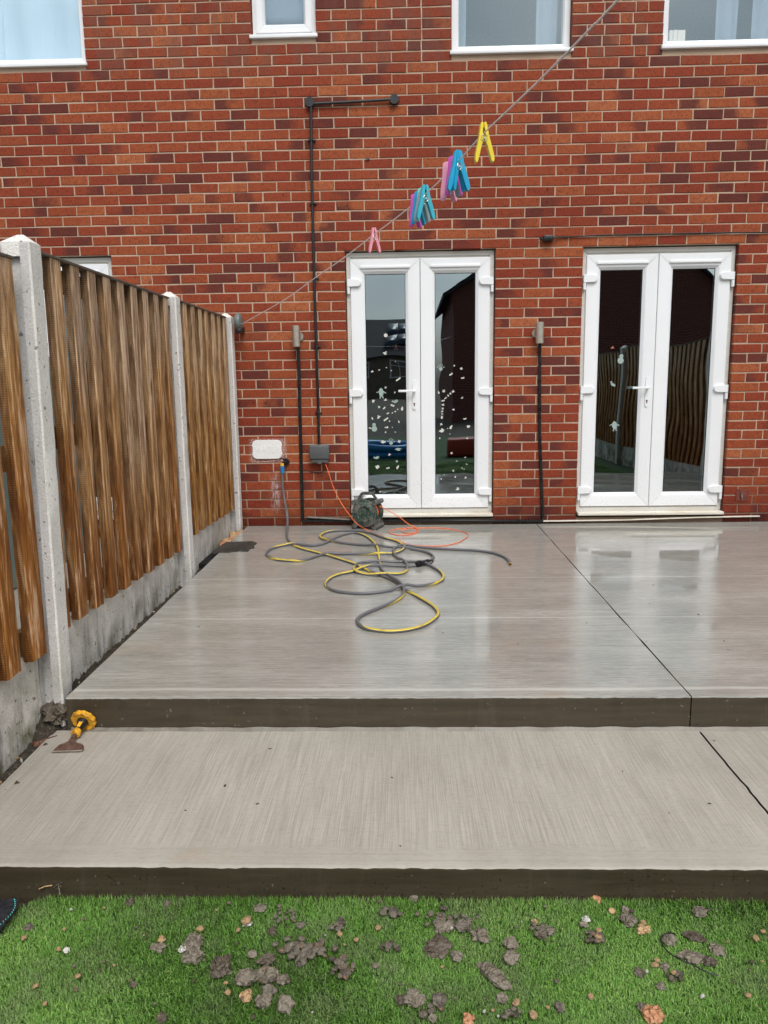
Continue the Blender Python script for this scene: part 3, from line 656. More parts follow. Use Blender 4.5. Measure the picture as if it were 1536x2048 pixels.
# ------------------------------------------------------------------ fence
def fence_panel(y0, y1, zb0, zb1, zt, m, label, xf=-2.108, n=None, sgn=1):
    c = thing('wooden_fence', label, 'fence', (xf-.03*sgn, (y0+y1)/2, min(zb0, zb1)), 'fence panels between the concrete posts' if sgn > 0 else 'panels of the opposite fence')
    n = n or 10; pitch = (y1-y0)/n; bw = pitch*.56
    bm = newbm(); lay = bm.loops.layers.color.new('bcol')
    for i in range(n):
        yc = y0+.008+bw/2+(y1-y0-bw-.016)*i/(n-1)+random.uniform(-.004, .004); f = (yc-y0)/(y1-y0); zb = zb0+(zb1-zb0)*f+random.uniform(-.0025, .0025)
        k0 = len(bm.faces); w = bw*random.uniform(.94, 1.05)
        for face in list(bm.faces): face.tag = True
        nseg = 8; rot = random.uniform(-.04, .04); bow = random.uniform(-.004, .004)
        R_ = []
        for s in range(nseg+1):
            z = zb+(zt-.012-zb)*s/nseg; dy = bow*math.sin(math.pi*s/nseg)
            ring_ = []
            for (ox, oy) in ((-.034, -.5), (-.0025, -.5), (0, -.5+.035), (0, .5-.035), (-.0025, .5), (-.034, .5)):
                ring_.append(bm.verts.new((xf+sgn*(ox+rot*oy*w+random.uniform(-.0006, .0006)), yc+oy*w+dy+random.uniform(-.001, .001), z)))
            R_.append(ring_)
        new = []
        for s in range(nseg):
            for k in range(6):
                q = bm.faces.new((R_[s][k], R_[s][(k+1) % 6], R_[s+1][(k+1) % 6], R_[s+1][k])); q.material_index = 1 if k in (0, 4, 5) else 0; new.append(q)
        new.append(bm.faces.new(R_[0])); new.append(bm.faces.new(R_[-1][::-1]))
        setcol(bm, new, lay, (random.random(), random.random(), random.random()))
    part('boards', bm, [m, M['wood_new_side'] if m == M['wood_new'] else M['wood_side']], c)
    bm = newbm(); lay = bm.loops.layers.color.new('bcol')
    for z in (zb0+.03, (zb0+zt)/2-.02, zt-.125): 
        bx(bm, xf-.0345*sgn, xf-.064*sgn, y0-.015, y1+.015, z, z+.09, .002)
    # boards on the far side of the rails, offset to the gaps
    for i in range(n+1):
        yc = y0+pitch*i; ya = max(y0+.004, yc-.034); yb = min(y1-.004, yc+.034)
        if sgn < 0: bx(bm, xf-.0595*sgn, xf-.074*sgn, ya, yb, zb0+.02, zt-.03)
    setcol(bm, bm.faces, lay, (.3, .6, .4)); part('rail', bm, M['rail'], c)
    bm = newbm(); bx(bm, xf-.066*sgn, xf+.006*sgn, y0+.004, y1-.004, zt-.0115, zt, .002); part('capping', bm, M['cap'], c)
    return c
def gravel_board(y0, y1, z0, z1, label, x=-2.150, sgn=1):
    bm = newbm(); ny = int((y1-y0)/.03); nz = 10; V = []
    for j in range(ny+1):
        y = y0+(y1-y0)*j/ny
        V.append([bm.verts.new((x+sgn*(.004*mnoise.noise(Vector((y*8, z0+(z1-z0)*k/nz*8, 0)))), y, z0+(z1-z0)*k/nz+(.004*mnoise.noise(Vector((y*40, 5, 0))) if k == nz else 0))) for k in range(nz+1)])
    for j in range(ny):
        for k in range(nz): bm.faces.new((V[j][k], V[j+1][k], V[j+1][k+1], V[j][k+1])).smooth = True
    B = [[bm.verts.new((x-.045*sgn, r[0].co.y, z)) for z in (z0, z1)] for r in V]
    for j in range(ny): bm.faces.new((V[j][nz], V[j+1][nz], B[j+1][1], B[j][1])); bm.faces.new((B[j][0], B[j+1][0], B[j+1][1], B[j][1]))
    return one('gravel_board', bm, M['gravel'], label, 'gravel board', 'concrete gravel boards under the fence' if sgn > 0 else 'gravel boards of the opposite fence')
def post(yc, lean, label, x=-2.070, w=.095, z0=-.32, z1=1.600, apex=.036, sgn=1):
    xb = x-.105*sgn; bm = newbm(); L_ = []
    for z in [z0+(z1-z0)*i/24 for i in range(25)]:
        ly = yc+lean*(z-z0); jj = lambda: random.uniform(-.0012, .0012); r = .006
        L_.append([bm.verts.new((xx+jj(), yy+jj(), z)) for xx, yy in ((xb, ly-w/2), (x-.080*sgn, ly-w/2), (x-.078*sgn, ly-w/2+.022), (x-.040*sgn, ly-w/2+.022), (x-.037*sgn, ly-w/2), (x-r*sgn, ly-w/2), (x, ly-w/2+r), (x, ly+w/2-r), (x-r*sgn, ly+w/2), (x-.037*sgn, ly+w/2), (x-.040*sgn, ly+w/2-.022), (x-.078*sgn, ly+w/2-.022), (x-.080*sgn, ly+w/2), (xb, ly+w/2))])
    for s in range(24):
        for k in range(14):
            f = bm.faces.new((L_[s][k], L_[s][(k+1) % 14], L_[s+1][(k+1) % 14], L_[s+1][k])); f.material_index = 0 if k in (6, 7, 5, 13) else 1
    ap = [bm.verts.new(((x+xb)/2+d, yc+lean*(z1-z0), z1+apex)) for d in (-.012, .012)]
    o_ = L_[-1]; t_ = [bm.verts.new(q.co+Vector((0, 0, .004))) for q in (o_[0], o_[5], o_[6], o_[7], o_[8], o_[13])]; o = sgn
    for k in range(6): bm.faces.new((t_[k], t_[(k+1) % 6], *[bm.verts.new(q.co-Vector((0, 0, .05))) for q in (t_[(k+1) % 6], t_[k])]))
    lo, hi = (ap[0], ap[1]) if o > 0 else (ap[1], ap[0])
    bm.faces.new((t_[0], t_[1], hi, lo)); bm.faces.new((t_[1], t_[2], hi)); bm.faces.new((t_[2], t_[3], hi)); bm.faces.new((t_[3], t_[4], hi)); bm.faces.new((t_[4], t_[5], lo, hi)); bm.faces.new((t_[5], t_[0], lo))
    return one('fence_post', bm, [M['post'], M['post_side']], label, 'fence post', 'concrete fence posts' if sgn > 0 else 'posts of the opposite fence')
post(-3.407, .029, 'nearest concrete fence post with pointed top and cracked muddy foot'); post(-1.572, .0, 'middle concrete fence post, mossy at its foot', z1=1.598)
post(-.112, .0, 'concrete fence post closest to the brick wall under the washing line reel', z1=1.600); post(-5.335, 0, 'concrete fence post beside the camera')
fence_panel(-5.28, -3.452, .085, .09, 1.545, M['wood'], 'weathered fence panel at the left edge of the photo', n=10)
fence_panel(-3.345, -1.628, .124, .088, 1.598, M['wood'], 'weathered fence panel between the nearest and middle posts', n=10)
fence_panel(-1.518, -.168, .125, .10, 1.606, M['wood_new'], 'short paler fence panel nearest the house wall', n=8)
gravel_board(-5.28, -3.46, -.36, .108, 'stained gravel board left of the chisel'); gravel_board(-3.355, -1.62, -.30, .125, 'gravel board under the long middle panel'); gravel_board(-1.525, -.165, -.30, .130, 'gravel board beside the drain cover')
# opposite boundary and what the glass mirrors
for i in range(4):
    y1 = -1.2-1.93*i; fence_panel(y1-1.80, y1, .0, .0, 1.62-.06*(i % 2), M['wood'], ('first', 'second', 'third', 'fourth')[i]+' panel from the house in the opposite fence, mirrored in the right door', xf=2.95, n=10, sgn=-1)
    post(y1+.06, 0, ('first', 'second', 'third', 'fourth')[i]+' post from the house in the opposite fence', x=2.91, sgn=-1); gravel_board(y1-1.81, y1+.0, -.36, .03, ('first', 'second', 'third', 'fourth')[i]+' gravel board from the house under the opposite fence', x=2.99, sgn=-1)
def gable_house(name, label, x0, x1, y0, y1, ze, za, mw, along='y', zb=-.62):
    h = thing(name, label, 'house', ((x0+x1)/2, (y0+y1)/2, zb))
    bm = newbm(); bx(bm, x0, x1, y0, y1, zb, ze)
    bw = newbm()
    if along == 'y':     # ridge along y, gable faces the patio
        xm = (x0+x1)/2
        for y in (y0, y1):
            a = [bm.verts.new(c) for c in ((x0, y, ze), (x1, y, ze), (xm, y, za))]; bm.faces.new(a)
        for s, xe in ((-1, x0), (1, x1)):
            d = (za-ze)/(xm-x0)*.35
            q = [(xe+s*.35, y0-.3, ze-d), (xe+s*.35, y1+.3, ze-d), (xm, y1+.3, za+.05), (xm, y0-.3, za+.05)]
            A = [bw.verts.new(c) for c in q]; B = [bw.verts.new((c[0], c[1], c[2]+.16)) for c in q]
            bw.faces.new(A); bw.faces.new(B)
            for i in range(4): bw.faces.new((A[i], A[(i+1) % 4], B[(i+1) % 4], B[i]))
    else:
        ym = (y0+y1)/2
        for x in (x0, x1): a = [bm.verts.new(c) for c in ((x, y0, ze), (x, y1, ze), (x, ym, za))]; bm.faces.new(a)
        for ye, s in ((y0, -1), (y1, 1)):
            d = (za-ze)/(ym-y0)*.35
            q = [(x0-.3, ye+s*.35, ze-d), (x1+.3, ye+s*.35, ze-d), (x1+.3, ym, za+.05), (x0-.3, ym, za+.05)]
            A = [bw.verts.new(c) for c in q]; B = [bw.verts.new((c[0], c[1], c[2]+.16)) for c in q]
            bw.faces.new(A); bw.faces.new(B)
            for i in range(4): bw.faces.new((A[i], A[(i+1) % 4], B[(i+1) % 4], B[i]))
    part('wall', bm, mw, h); part('roof', bw, M['roof'], h); return h
h1 = gable_house('stone_house', 'buff stone house with solar panels, mirrored in the left door', -7.5, 1.2, -76, -66, 3.35, 7.4, M['buff'], 'x', -3)
bm = newbm()
for k in range(3):
    for r in range(2):
        xx = -2.4+k*1.25; f0 = .18+r*.36; f1 = f0+.33; y_ = lambda f: -66.+.2-5*f; z_ = lambda f: 3.35+4.05*f+.28
        a = [bm.verts.new(c) for c in ((xx, y_(f0), z_(f0)), (xx+1.18, y_(f0), z_(f0)), (xx+1.18, y_(f1), z_(f1)), (xx, y_(f1), z_(f1)))]; bm.faces.new(a)
o = part('solar_panel', bm, M['pv'], h1); o.modifiers.new('s', 'SOLIDIFY').thickness = .05
for xx in (-1.7, .2, -5):
    bm = newbm(); ring(bm, xx, xx+1.25, 1.4, 2.8, [(0, -65.99), (.1, -65.99), (.1, -65.9), (0, -65.9)]); bx(bm, xx+.6, xx+.65, -65.98, -65.92, 1.4, 2.8); bx(bm, xx, xx+1.25, -65.975, -65.93, 2.3, 2.35); w_ = part('window', bm, M['upvc'], h1)
gable_house('brick_house', 'red brick house with wide gable, mirrored in both patio doors', 1.25, 13.0, -38, -28.3, 4.9, 8.9, M['far_brick'], 'y', -1.5)
gable_house('brick_house', 'red brick house beyond the left fence, mirrored faintly in the left door', -19, -9, -62, -52, 3.6, 7.8, M['far_brick'], 'x', -3)
bm = newbm()
for k, (r, z) in enumerate(((.075, -.26), (.075, -.13))):
    for i in range(48):
        pass
def torus(bm, c, Rr, r, n=48, m=12, sy=1.):
    g = [[bm.verts.new((c[0]+(Rr+r*math.cos(b))*math.cos(a), c[1]+sy*(Rr+r*math.cos(b))*math.sin(a), c[2]+r*math.sin(b))) for b in [2*math.pi*j/m for j in range(m)]] for a in [2*math.pi*i/n for i in range(n)]]
    for i in range(n):
        for j in range(m): bm.faces.new((g[i][j], g[(i+1) % n][j], g[(i+1) % n][(j+1) % m], g[i][(j+1) % m])).smooth = True
torus(bm, (-1.05, -8.3, -.25), .62, .075); torus(bm, (-1.05, -8.3, -.115), .62, .075)
one('paddling_pool', bm, M['poolblue'], 'blue inflatable paddling pool on the lawn, mirrored low in the left door', 'paddling pool')
bm = newbm(); bx(bm, .05, .75, -8.6, -8.1, -.33, .02, .05, 3); one('tub', bm, M['redtub'], 'red plastic tub on the lawn, mirrored low in the left door', 'tub')
# the neighbour's side, glimpsed through gaps
bm = newbm(); bx(bm, -4.3, -3.2, -2.7, -.45, -.159, 1.30, .01)
for k in range(8): bx(bm, -3.199, -3.180, -2.68+.275*k, -2.43+.275*k, -.15, 1.28)
one('shed', bm, M['teal_shed'], 'sage painted shed glimpsed through gaps in the left fence', 'shed')
# ------------------------------------------------------------------ wall fittings
def wlamp(u, vt, vb, side, label):
    a = W(u, vt, -.075); b = W(u, vb, -.075); x = a.x; z1, z0 = a.z, b.z; y = -.075
    c = thing('wall_light', label, 'wall light', (x, 0, z0), 'up and down wall lights')
    bm = newbm(); n = 28; prof = [(.0295, z0), (.031, z0+.003), (.031, z0+.055), (.0295, z0+.057), (.0295, z0+.059), (.031, z0+.061), (.031, z0+.104), (.0295, z0+.106), (.0295, z0+.108), (.031, z0+.110), (.031, z1-.003), (.029, z1)]
    for (ra, za), (rb, zb_) in ((prof[1], prof[2]), (prof[5], prof[6]), (prof[9], prof[10])): cyl(bm, (x, y, za), (x, y, zb_), .031, .031, 36)
    cyl(bm, (x, y, z0+.001), (x, y, z1-.001), .0295, .0295, 36); part('barrel', bm, M['steel'], c)
    zc = (z0+z1)/2; bm = newbm(); cyl(bm, (x+side*.016, -.002, zc), (x+side*.016, -.020, zc), .036, .034, 28); bx(bm, x-.012, x+.012, -.055, -.018, zc-.018, zc+.018, .002); part('mount', bm, M['steel'], c)
wlamp(591.5, 651, 694, 1, 'steel cylinder wall light left of the stickered door'); wlamp(1080, 644, 687, -1, 'steel cylinder wall light between the two patio doors')
def wallcable(name, pts, wid, dep, m, label, cat, grp=None):
    bm = newbm(); P = [W(u, v, 0) for u, v in pts]
    for a, b in zip(P[:-1], P[1:]):
        d = (b-a); d.y = 0; l = d.length; ang = math.atan2(d.z, d.x); mt = Matrix.Translation((a.x, 0, a.z)) @ Matrix.Rotation(-ang, 4, 'Y')
        bx(bm, -wid*.45, l+wid*.45, -dep-random.uniform(0, .0008), -.0008, -wid/2, wid/2, min(wid, dep)*.22, 1, 0, mt)
    return one(name, bm, m, label, cat, grp)
wallcable('cable_trunking', [(597, 694), (605.5, 1036)], .026, .020, M['black_paint'], 'black cable trunking dropping from the left wall light', 'cable trunking', 'black trunking below the wall lights')
wallcable('cable_trunking', [(1079, 687), (1078.5, 860), (1085, 1034)], .024, .020, M['black_paint'], 'black cable trunking dropping between the two patio doors', 'cable trunking', 'black trunking below the wall lights')
wallcable('cable_trunking', [(606, 1040), (706, 1041)], .022, .035, M['black_paint'], 'black trunking along the wall foot left of the cable reel', 'cable trunking')
wallcable('cable_trunking', [(770, 1040), (1083, 1041)], .022, .035, M['black_paint'], 'black trunking along the wall foot right of the cable reel', 'cable trunking')
wallcable('edging_strip', [(616, 1033), (700, 1038)], .008, .045, simple('grimy_strip', (.20, .19, .17), .6, .3), 'grimy grey strip at the wall foot left of the cable reel', 'strip')
wallcable('edging_strip', [(1083, 1041.5), (1250, 1039), (1390, 1034), (1516, 1031.5)], .009, .03, M['cill'], 'long white plastic strip at the wall foot below the right door', 'strip')
# round conduit with clips
bm = newbm(); P = [W(u, v, -.022) for u, v in ((622, 212), (623.5, 350), (627, 500), (631, 640), (635.5, 780), (638, 888))]
cd_ = thing('conduit', 'thin black conduit running down the wall to the grey socket box', 'conduit', (P[-1].x, 0, P[-1].z))
tube(bm, catmull(P, .15), .0105, 12); Q = [W(u, v, -.022) for u, v in ((628, 207.5), (700, 204), (782, 199))]; tube(bm, catmull(Q, .15), .0105, 12, ref=Vector((0, -1, .3)))
part('pipe', bm, M['black'], cd_, False)
for (u, v) in ((619.5, 205), (788.5, 199)):
    bm = newbm(); a = W(u, v, -.02); cyl(bm, (a.x, -.001, a.z), (a.x, -.036, a.z), .036, .034, 28); part('junction_box', bm, M['black'], cd_)
for (u, v) in ((623, 280), (626, 407), (630.5, 557), (634, 694), (637, 826)):
    bm = newbm(); a = W(u, v, -.02); bx(bm, a.x-.014, a.x+.014, -.036, -.001, a.z-.007, a.z+.007, .004); 
    for s in (-1, 1): cyl(bm, (a.x+s*.023, -.001, a.z), (a.x+s*.023, -.016, a.z), .007, .006, 12)
    bx(bm, a.x-.028, a.x+.028, -.010, -.001, a.z-.004, a.z+.004); part('clip', bm, M['black'], cd_)
# socket box
a, b = W(618, 890, -.07), W(659, 921, -.07); sb = thing('socket_box', 'dark grey weatherproof socket box on the brick wall', 'socket box', ((a.x+b.x)/2, 0, b.z))
bm = newbm(); bx(bm, a.x+.006, b.x-.006, -.045, -.001, b.z-.005, a.z-.004, .006, 2); part('back_box', bm, M['greybox'], sb)
bm = newbm(); bx(bm, a.x, b.x, -.088, -.040, b.z+.010, a.z, .012, 3); part('lid', bm, M['greybox'], sb)
bm = newbm(); bx(bm, a.x+.014, b.x-.014, -.076, -.036, b.z-.016, b.z+.009, .004, 2); bx(bm, (a.x+b.x)/2-.018, (a.x+b.x)/2+.018, -.085, -.05, b.z-.026, b.z-.012, .003); part('latch', bm, M['greybox'], sb)
# WATER plate
a, b = W(503, 880.5, -.012), W(565, 917.5, -.012); x0, x1, z1, z0 = a.x, b.x, a.z, b.z; pts = []
def arc(cx_, cz_, r, a0, a1, n=7): return [(cx_+r*math.cos(R(a0+(a1-a0)*i/n)), cz_+r*math.sin(R(a0+(a1-a0)*i/n))) for i in range(n+1)]
zc = (z0+z1)/2; h = z1-z0
pts = [(x0+.034, z0)]+[(x1-.034, z0)]+[(x1-.012, z0+.012), (x1, z0+.038)]+[(x1-.0065*math.sin(math.pi*i/8), z0+.038+(h-.076)*i/8) for i in range(1, 8)]+[(x1, z1-.038), (x1-.012, z1-.012), (x1-.034, z1)]+[(x0+.034, z1), (x0+.012, z1-.012), (x0, z1-.038)]+[(x0+.0065*math.sin(math.pi*i/8), z1-.038-(h-.076)*i/8) for i in range(1, 8)]+[(x0, z0+.038), (x0+.012, z0+.012)]
wp = thing('sign', 'white cast wall plate embossed WATER above the tap', 'sign', ((x0+x1)/2, 0, z0))
bm = newbm(); prism(bm, pts, -.014, -.001, .003); part('plate', bm, M['plate'], wp)
cu = bpy.data.curves.new('txt', 'FONT'); cu.body = 'WATER'; cu.size = .086; cu.extrude = .0012; cu.bevel_depth = .0008; cu.align_x = 'CENTER'; cu.align_y = 'CENTER'; cu.space_character = 1.02
to = bpy.data.objects.new('txt', cu); COL.objects.link(to); bpy.context.view_layer.update()
me = bpy.data.meshes.new_from_object(to.evaluated_get(bpy.context.evaluated_depsgraph_get())); bpy.data.objects.remove(to)
cs_ = [q.co for q in me.vertices]; tw_ = max(q.x for q in cs_)-min(q.x for q in cs_); th_ = max(q.y for q in cs_)-min(q.y for q in cs_)
me.transform(Matrix.Diagonal((.205/tw_, .052/th_, 1, 1))); me.transform(Matrix.Rotation(R(90), 4, 'X')); me.materials.clear(); me.materials.append(M['plate'])
lt = bpy.data.objects.new('lettering', me); COL.objects.link(lt); lt.parent = wp; lt.location = (.002, -.0145, zc-z0+.001)
# tap, connector
a = W(571, 924, -.03); tp = thing('tap', 'small black outdoor tap below the corner of the WATER plate', 'tap', (a.x, 0, a.z-.04))
bm = newbm(); cyl(bm, (a.x+.004, -.001, a.z-.004), (a.x+.004, -.012, a.z-.004), .026, .024, 20); cyl(bm, (a.x, -.01, a.z), (a.x-.008, -.07, a.z-.004), .012, .012, 16); cyl(bm, (a.x-.008, -.065, a.z+.004), (a.x-.013, -.068, a.z-.034), .013, .011, 16); part('body', bm, M['black'], tp)
bm = newbm(); cyl(bm, (a.x-.006, -.045, a.z), (a.x-.010, -.045, a.z+.026), .006, .006, 12); bx(bm, a.x-.040, a.x+.016, -.051, -.039, a.z+.024, a.z+.033, .003); part('handle', bm, M['black'], tp)
b = W(564.5, 930, -.068); 
cn = thing('hose_connector', 'blue and yellow hose connector clipped to the tap', 'hose connector', (b.x, -.068, W(564.5, 946, -.068).z))
zA, zB, zC = W(564, 926, -.068).z, W(564, 931.5, -.068).z, W(564, 946, -.068).z
bm = newbm(); cyl(bm, (b.x, -.068, zA), (b.x, -.068, zB), .0165, .0175, 24); part('collar', bm, M['yellow'], cn)
bm = newbm(); cyl(bm, (b.x, -.068, zB), (b.x, -.068, zB-.018), .0180, .0165, 24); cyl(bm, (b.x, -.068, zB-.018), (b.x, -.068, zB-.024), .0150, .0150, 24); cyl(bm, (b.x, -.068, zB-.024), (b.x, -.068, zC), .0175, .0150, 24); part('body', bm, M['blue'], cn)
# plug & cable over the right door
a = W(1097, 476, -.03); pl = thing('cable_plug', 'black plug block with thin cable strung above the right door', 'plug', (a.x, 0, a.z))
bm = newbm(); bx(bm, a.x-.040, a.x+.038, -.050, -.004, a.z-.024, a.z+.020, .006, 2); part('block', bm, M['black'], pl)
bm = newbm(); tube(bm, catmull([W(1080, 477, -.012), W(1086, 479, -.03), W(1092, 477, -.03)], .01), .010, 8); part('tail', bm, M['black'], pl)
bm = newbm(); tube(bm, catmull([W(1108, 476, -.03), W(1118, 475, -.012), W(1140, 474, -.010), W(1200, 470.5, -.010), W(1290, 468.5, -.010), W(1370, 467, -.010), W(1440, 465.5, -.010), W(1500, 465, -.010), W(1600, 465, -.010)], .05), .0055, 8, ref=Vector((0, -1, .2))); part('cable', bm, M['black'], pl)
# anchor plate right of the right door, and the dark sack corner beyond it
a, b = W(1472.5, 978, 0), W(1497, 1002, 0); bm = newbm(); bx(bm, a.x, b.x, -.006, -.0015, b.z, a.z, .001); ap_ = one('wall_plate', bm, simple('brown_painted_plate', (.16, .035, .02), .5, .3), 'square brown plate with a peg on the wall right of the right door', 'wall plate')
bm = newbm(); c_ = W(1484, 992, -.02); cyl(bm, (c_.x, -.006, c_.z+.03), (c_.x, -.022, c_.z-.02), .007, .009, 12); part('peg', bm, M['dusty'], ap_)
bm = newbm(); tube(bm, catmull([W(655, 938, -.02), W(640, 945, -.01), W(618, 943, -.01), W(606, 940, -.02)], .02), .003, 8); one('wire', bm, M['black'], 'thin black wire looping below the grey socket box', 'wire')
# drill holes as small dark plugs
for i, (u, v) in enumerate(((1095, 380), (1094, 404), (1491, 368), (1491, 392), (694, 389), (694, 412), (507, 806), (531, 806))):
    a = W(u, v, 0); bm = newbm(); cyl(bm, (a.x, -.0022, a.z), (a.x, .004, a.z), .006, .006, 10); one('wall_plug', bm, M['void'], 'tiny black drill hole plug in the brickwork', 'wall plug', 'plugged drill holes in the bricks')
bm = newbm(); a = W(736, 319, 0); cyl(bm, (a.x, -.002, a.z), (a.x+.004, -.02, a.z+.004), .005, .003, 8); bx(bm, a.x-.018, a.x+.012, -.008, -.001, a.z-.006, a.z+.007, .002); one('wall_hook', bm, M['dusty'], 'small broken hook high on the wall above the left door', 'hook')
# ------------------------------------------------------------------ washing line, reel and pegs
uu = np.array([478, 748, 967, 1235.]); iv = np.array([.1645, .425, .665, .98])
def LP(u, v): d = 1/np.interp(u, uu, iv); r_ = ray(u, v)/FPX; return CC+r_*float(d)
lpx = [(478, 651), (560, 605), (634, 553), (690, 514), (748, 469), (800, 430), (850, 389), (895, 346), (935, 302), (967, 267), (1010, 226), (1070, 169), (1140, 99), (1190, 47), (1236, -1)]
LPTS = [LP(*q) for q in lpx]; d_ = (LPTS[-1]-LPTS[-2]).normalized(); LPTS += [LPTS[-1]+d_*.5+Vector((0, 0, .02)), LPTS[-1]+d_*1.6+Vector((0, 0, .1))]
lc = catmull(LPTS, .03); bm = newbm(); tube(bm, lc, lambda f: .0034-.0019*min(1, f*1.6), 8, ref=Vector((0, -.3, 1))); one('washing_line', bm, M['line'], 'thin pinkish washing line rising from the reel to the upper right', 'washing line')
a = W(477, 644, -.14); rl = thing('line_reel', 'grey round washing line reel on the wall by the last fence post', 'line reel', (a.x, -.02, a.z-.09))
bm = newbm(); n = 30; prof = [(.0, .028), (.045, .026), (.062, .016), (.068, .0), (.062, -.016), (.045, -.026), (0, -.028)]
for s in (1,):
    rr = [[bm.verts.new((a.x+x_, -.14+r*math.cos(2*math.pi*i/n)*1., a.z+r*math.sin(2*math.pi*i/n))) for i in range(n)] for r, x_ in prof if r > 0]
    for q, w in zip(rr[:-1], rr[1:]):
        for i in range(n): bm.faces.new((q[i], q[(i+1) % n], w[(i+1) % n], w[i])).smooth = True
    bm.faces.new(rr[0]); bm.faces.new(rr[-1])
part('case', bm, simple('grey_green_case', (.13, .165, .16), .45, .1), rl)
bm = newbm(); bx(bm, a.x-.022, a.x+.026, -.19, -.13, a.z-.088, a.z-.052, .006, 2); part('nozzle', bm, M['black'], rl)
bm = newbm(); bx(bm, a.x-.02, a.x+.02, -.085, -.001, a.z-.07, a.z-.03, .003); part('bracket', bm, M['black'], rl)
def peg(u, frac, m, label, name_grp=None, yaw=0., size=.078, tilt=0., spread=1., du=0):
    """peg clipped on the line at image column u; A-shape in the plane across the line"""
    best = min(range(len(lc)), key=lambda i: abs((768+FPX*((lc[i]-CC).dot(CR))/((lc[i]-CC).dot(CF)))-u)); p = lc[best]
    tdir = (lc[min(best+1, len(lc)-1)]-lc[best-1]); tdir.z = 0; tdir.normalize()
    rz = math.atan2(tdir.y, tdir.x)+math.pi/2+yaw      # local x across the line
    k = size/.078; c = thing('clothes_peg', label, 'clothes peg', p, name_grp)
    c.rotation_euler = (0, tilt, rz+math.pi)
    for s in (-1, 1):
        # leg outline in x,z: jaw at the top, finger grip at the bottom
        out = [(0.0005, .0215), (.0035, .0235), (.0060, .021), (.0080, .010), (.0100, -.002), (.0135, -.016), (.0190, -.038), (.0205, -.049), (.0185, -.0545), (.0150, -.053), (.0115, -.042), (.0065, -.024), (.0030, -.014), (.0004, -.008), (.0004, .0), (.0024, .004), (.0024, .009), (.0005, .012)]
        out = [(s*x_*spread*k, z_*k) for x_, z_ in out]; bm = newbm(); hw = .0062*k
        A = [bm.verts.new((x_, -hw, z_)) for x_, z_ in out]; B = [bm.verts.new((x_, hw, z_)) for x_, z_ in out]; nn = len(out)
        for i in range(nn): bm.faces.new((A[i], A[(i+1) % nn], B[(i+1) % nn], B[i]))
        bm.faces.new(A); bm.faces.new(B[::-1]); bmesh.ops.triangulate(bm, faces=[f for f in bm.faces if len(f.verts) > 4])
        o = obj('leg', bm, m); o.parent = c
    bm = newbm(); pts = [Vector((.011*k*math.cos(q)*.6, -.0062*k, (-.008+.007*math.sin(q))*k)) for q in [i*.6 for i in range(11)]]; tube(bm, pts, .0009*k, 6, ref=Vector((0, 1, 0))); 
    pts = [Vector((.011*k*math.cos(q)*.6, .0062*k, (-.008+.007*math.sin(q))*k)) for q in [i*.6 for i in range(11)]]; tube(bm, pts, .0009*k, 6, ref=Vector((0, 1, 0))); cyl(bm, (0, -.007*k, -.008*k), (0, .007*k, -.008*k), .0022*k, n=8)
    o = obj('spring', bm, M['steel']); o.parent = c
    c.location.z -= .002
peg(748, 0, M['pink'], 'single pink clothes peg alone above the left door', None, .05, .075, .02, .95)
peg(967, 0, M['pyellow'], 'single yellow clothes peg highest on the line', None, -.12, .074, .04, 1.0)
# cluster nearer the door and cluster above it
for (u, m, lb, yw, sp_, tl) in ((829, 'magenta', 'magenta clothes peg at the lower end of the second cluster', .5, .8, .05), (834, 'pblue', 'blue clothes peg behind the mint one in the lower cluster', .3, .9, .03), (840, 'mint', 'mint green clothes peg in the lower cluster', .35, .9, .06), (845, 'pgrey', 'grey clothes peg between mint and blue in the lower cluster', .25, .95, .03), (852, 'pteal', 'bright blue clothes peg at the upper end of the lower cluster', .05, 1.1, .02)):
    peg(u, 0, M[m], lb, None, yw, .080, tl, sp_)
for (u, m, lb, yw, sp_, tl) in ((898, 'ppink', 'pale pink clothes peg at the lower end of the upper cluster', .45, .95, .08), (902, 'pgrey', 'grey clothes peg behind the pink one in the upper cluster', .4, .8, .04), (906, 'magenta', 'purple clothes peg in the middle of the upper cluster', .3, .9, .06), (911, 'pblue', 'blue clothes peg second from the top of the upper cluster', .3, .8, .05), (917, 'pblue', 'wide open blue clothes peg at the top of the upper cluster', -.05, 1.15, .02)):
    peg(u, 0, M[m], lb, None, yw, .082, tl, sp_)
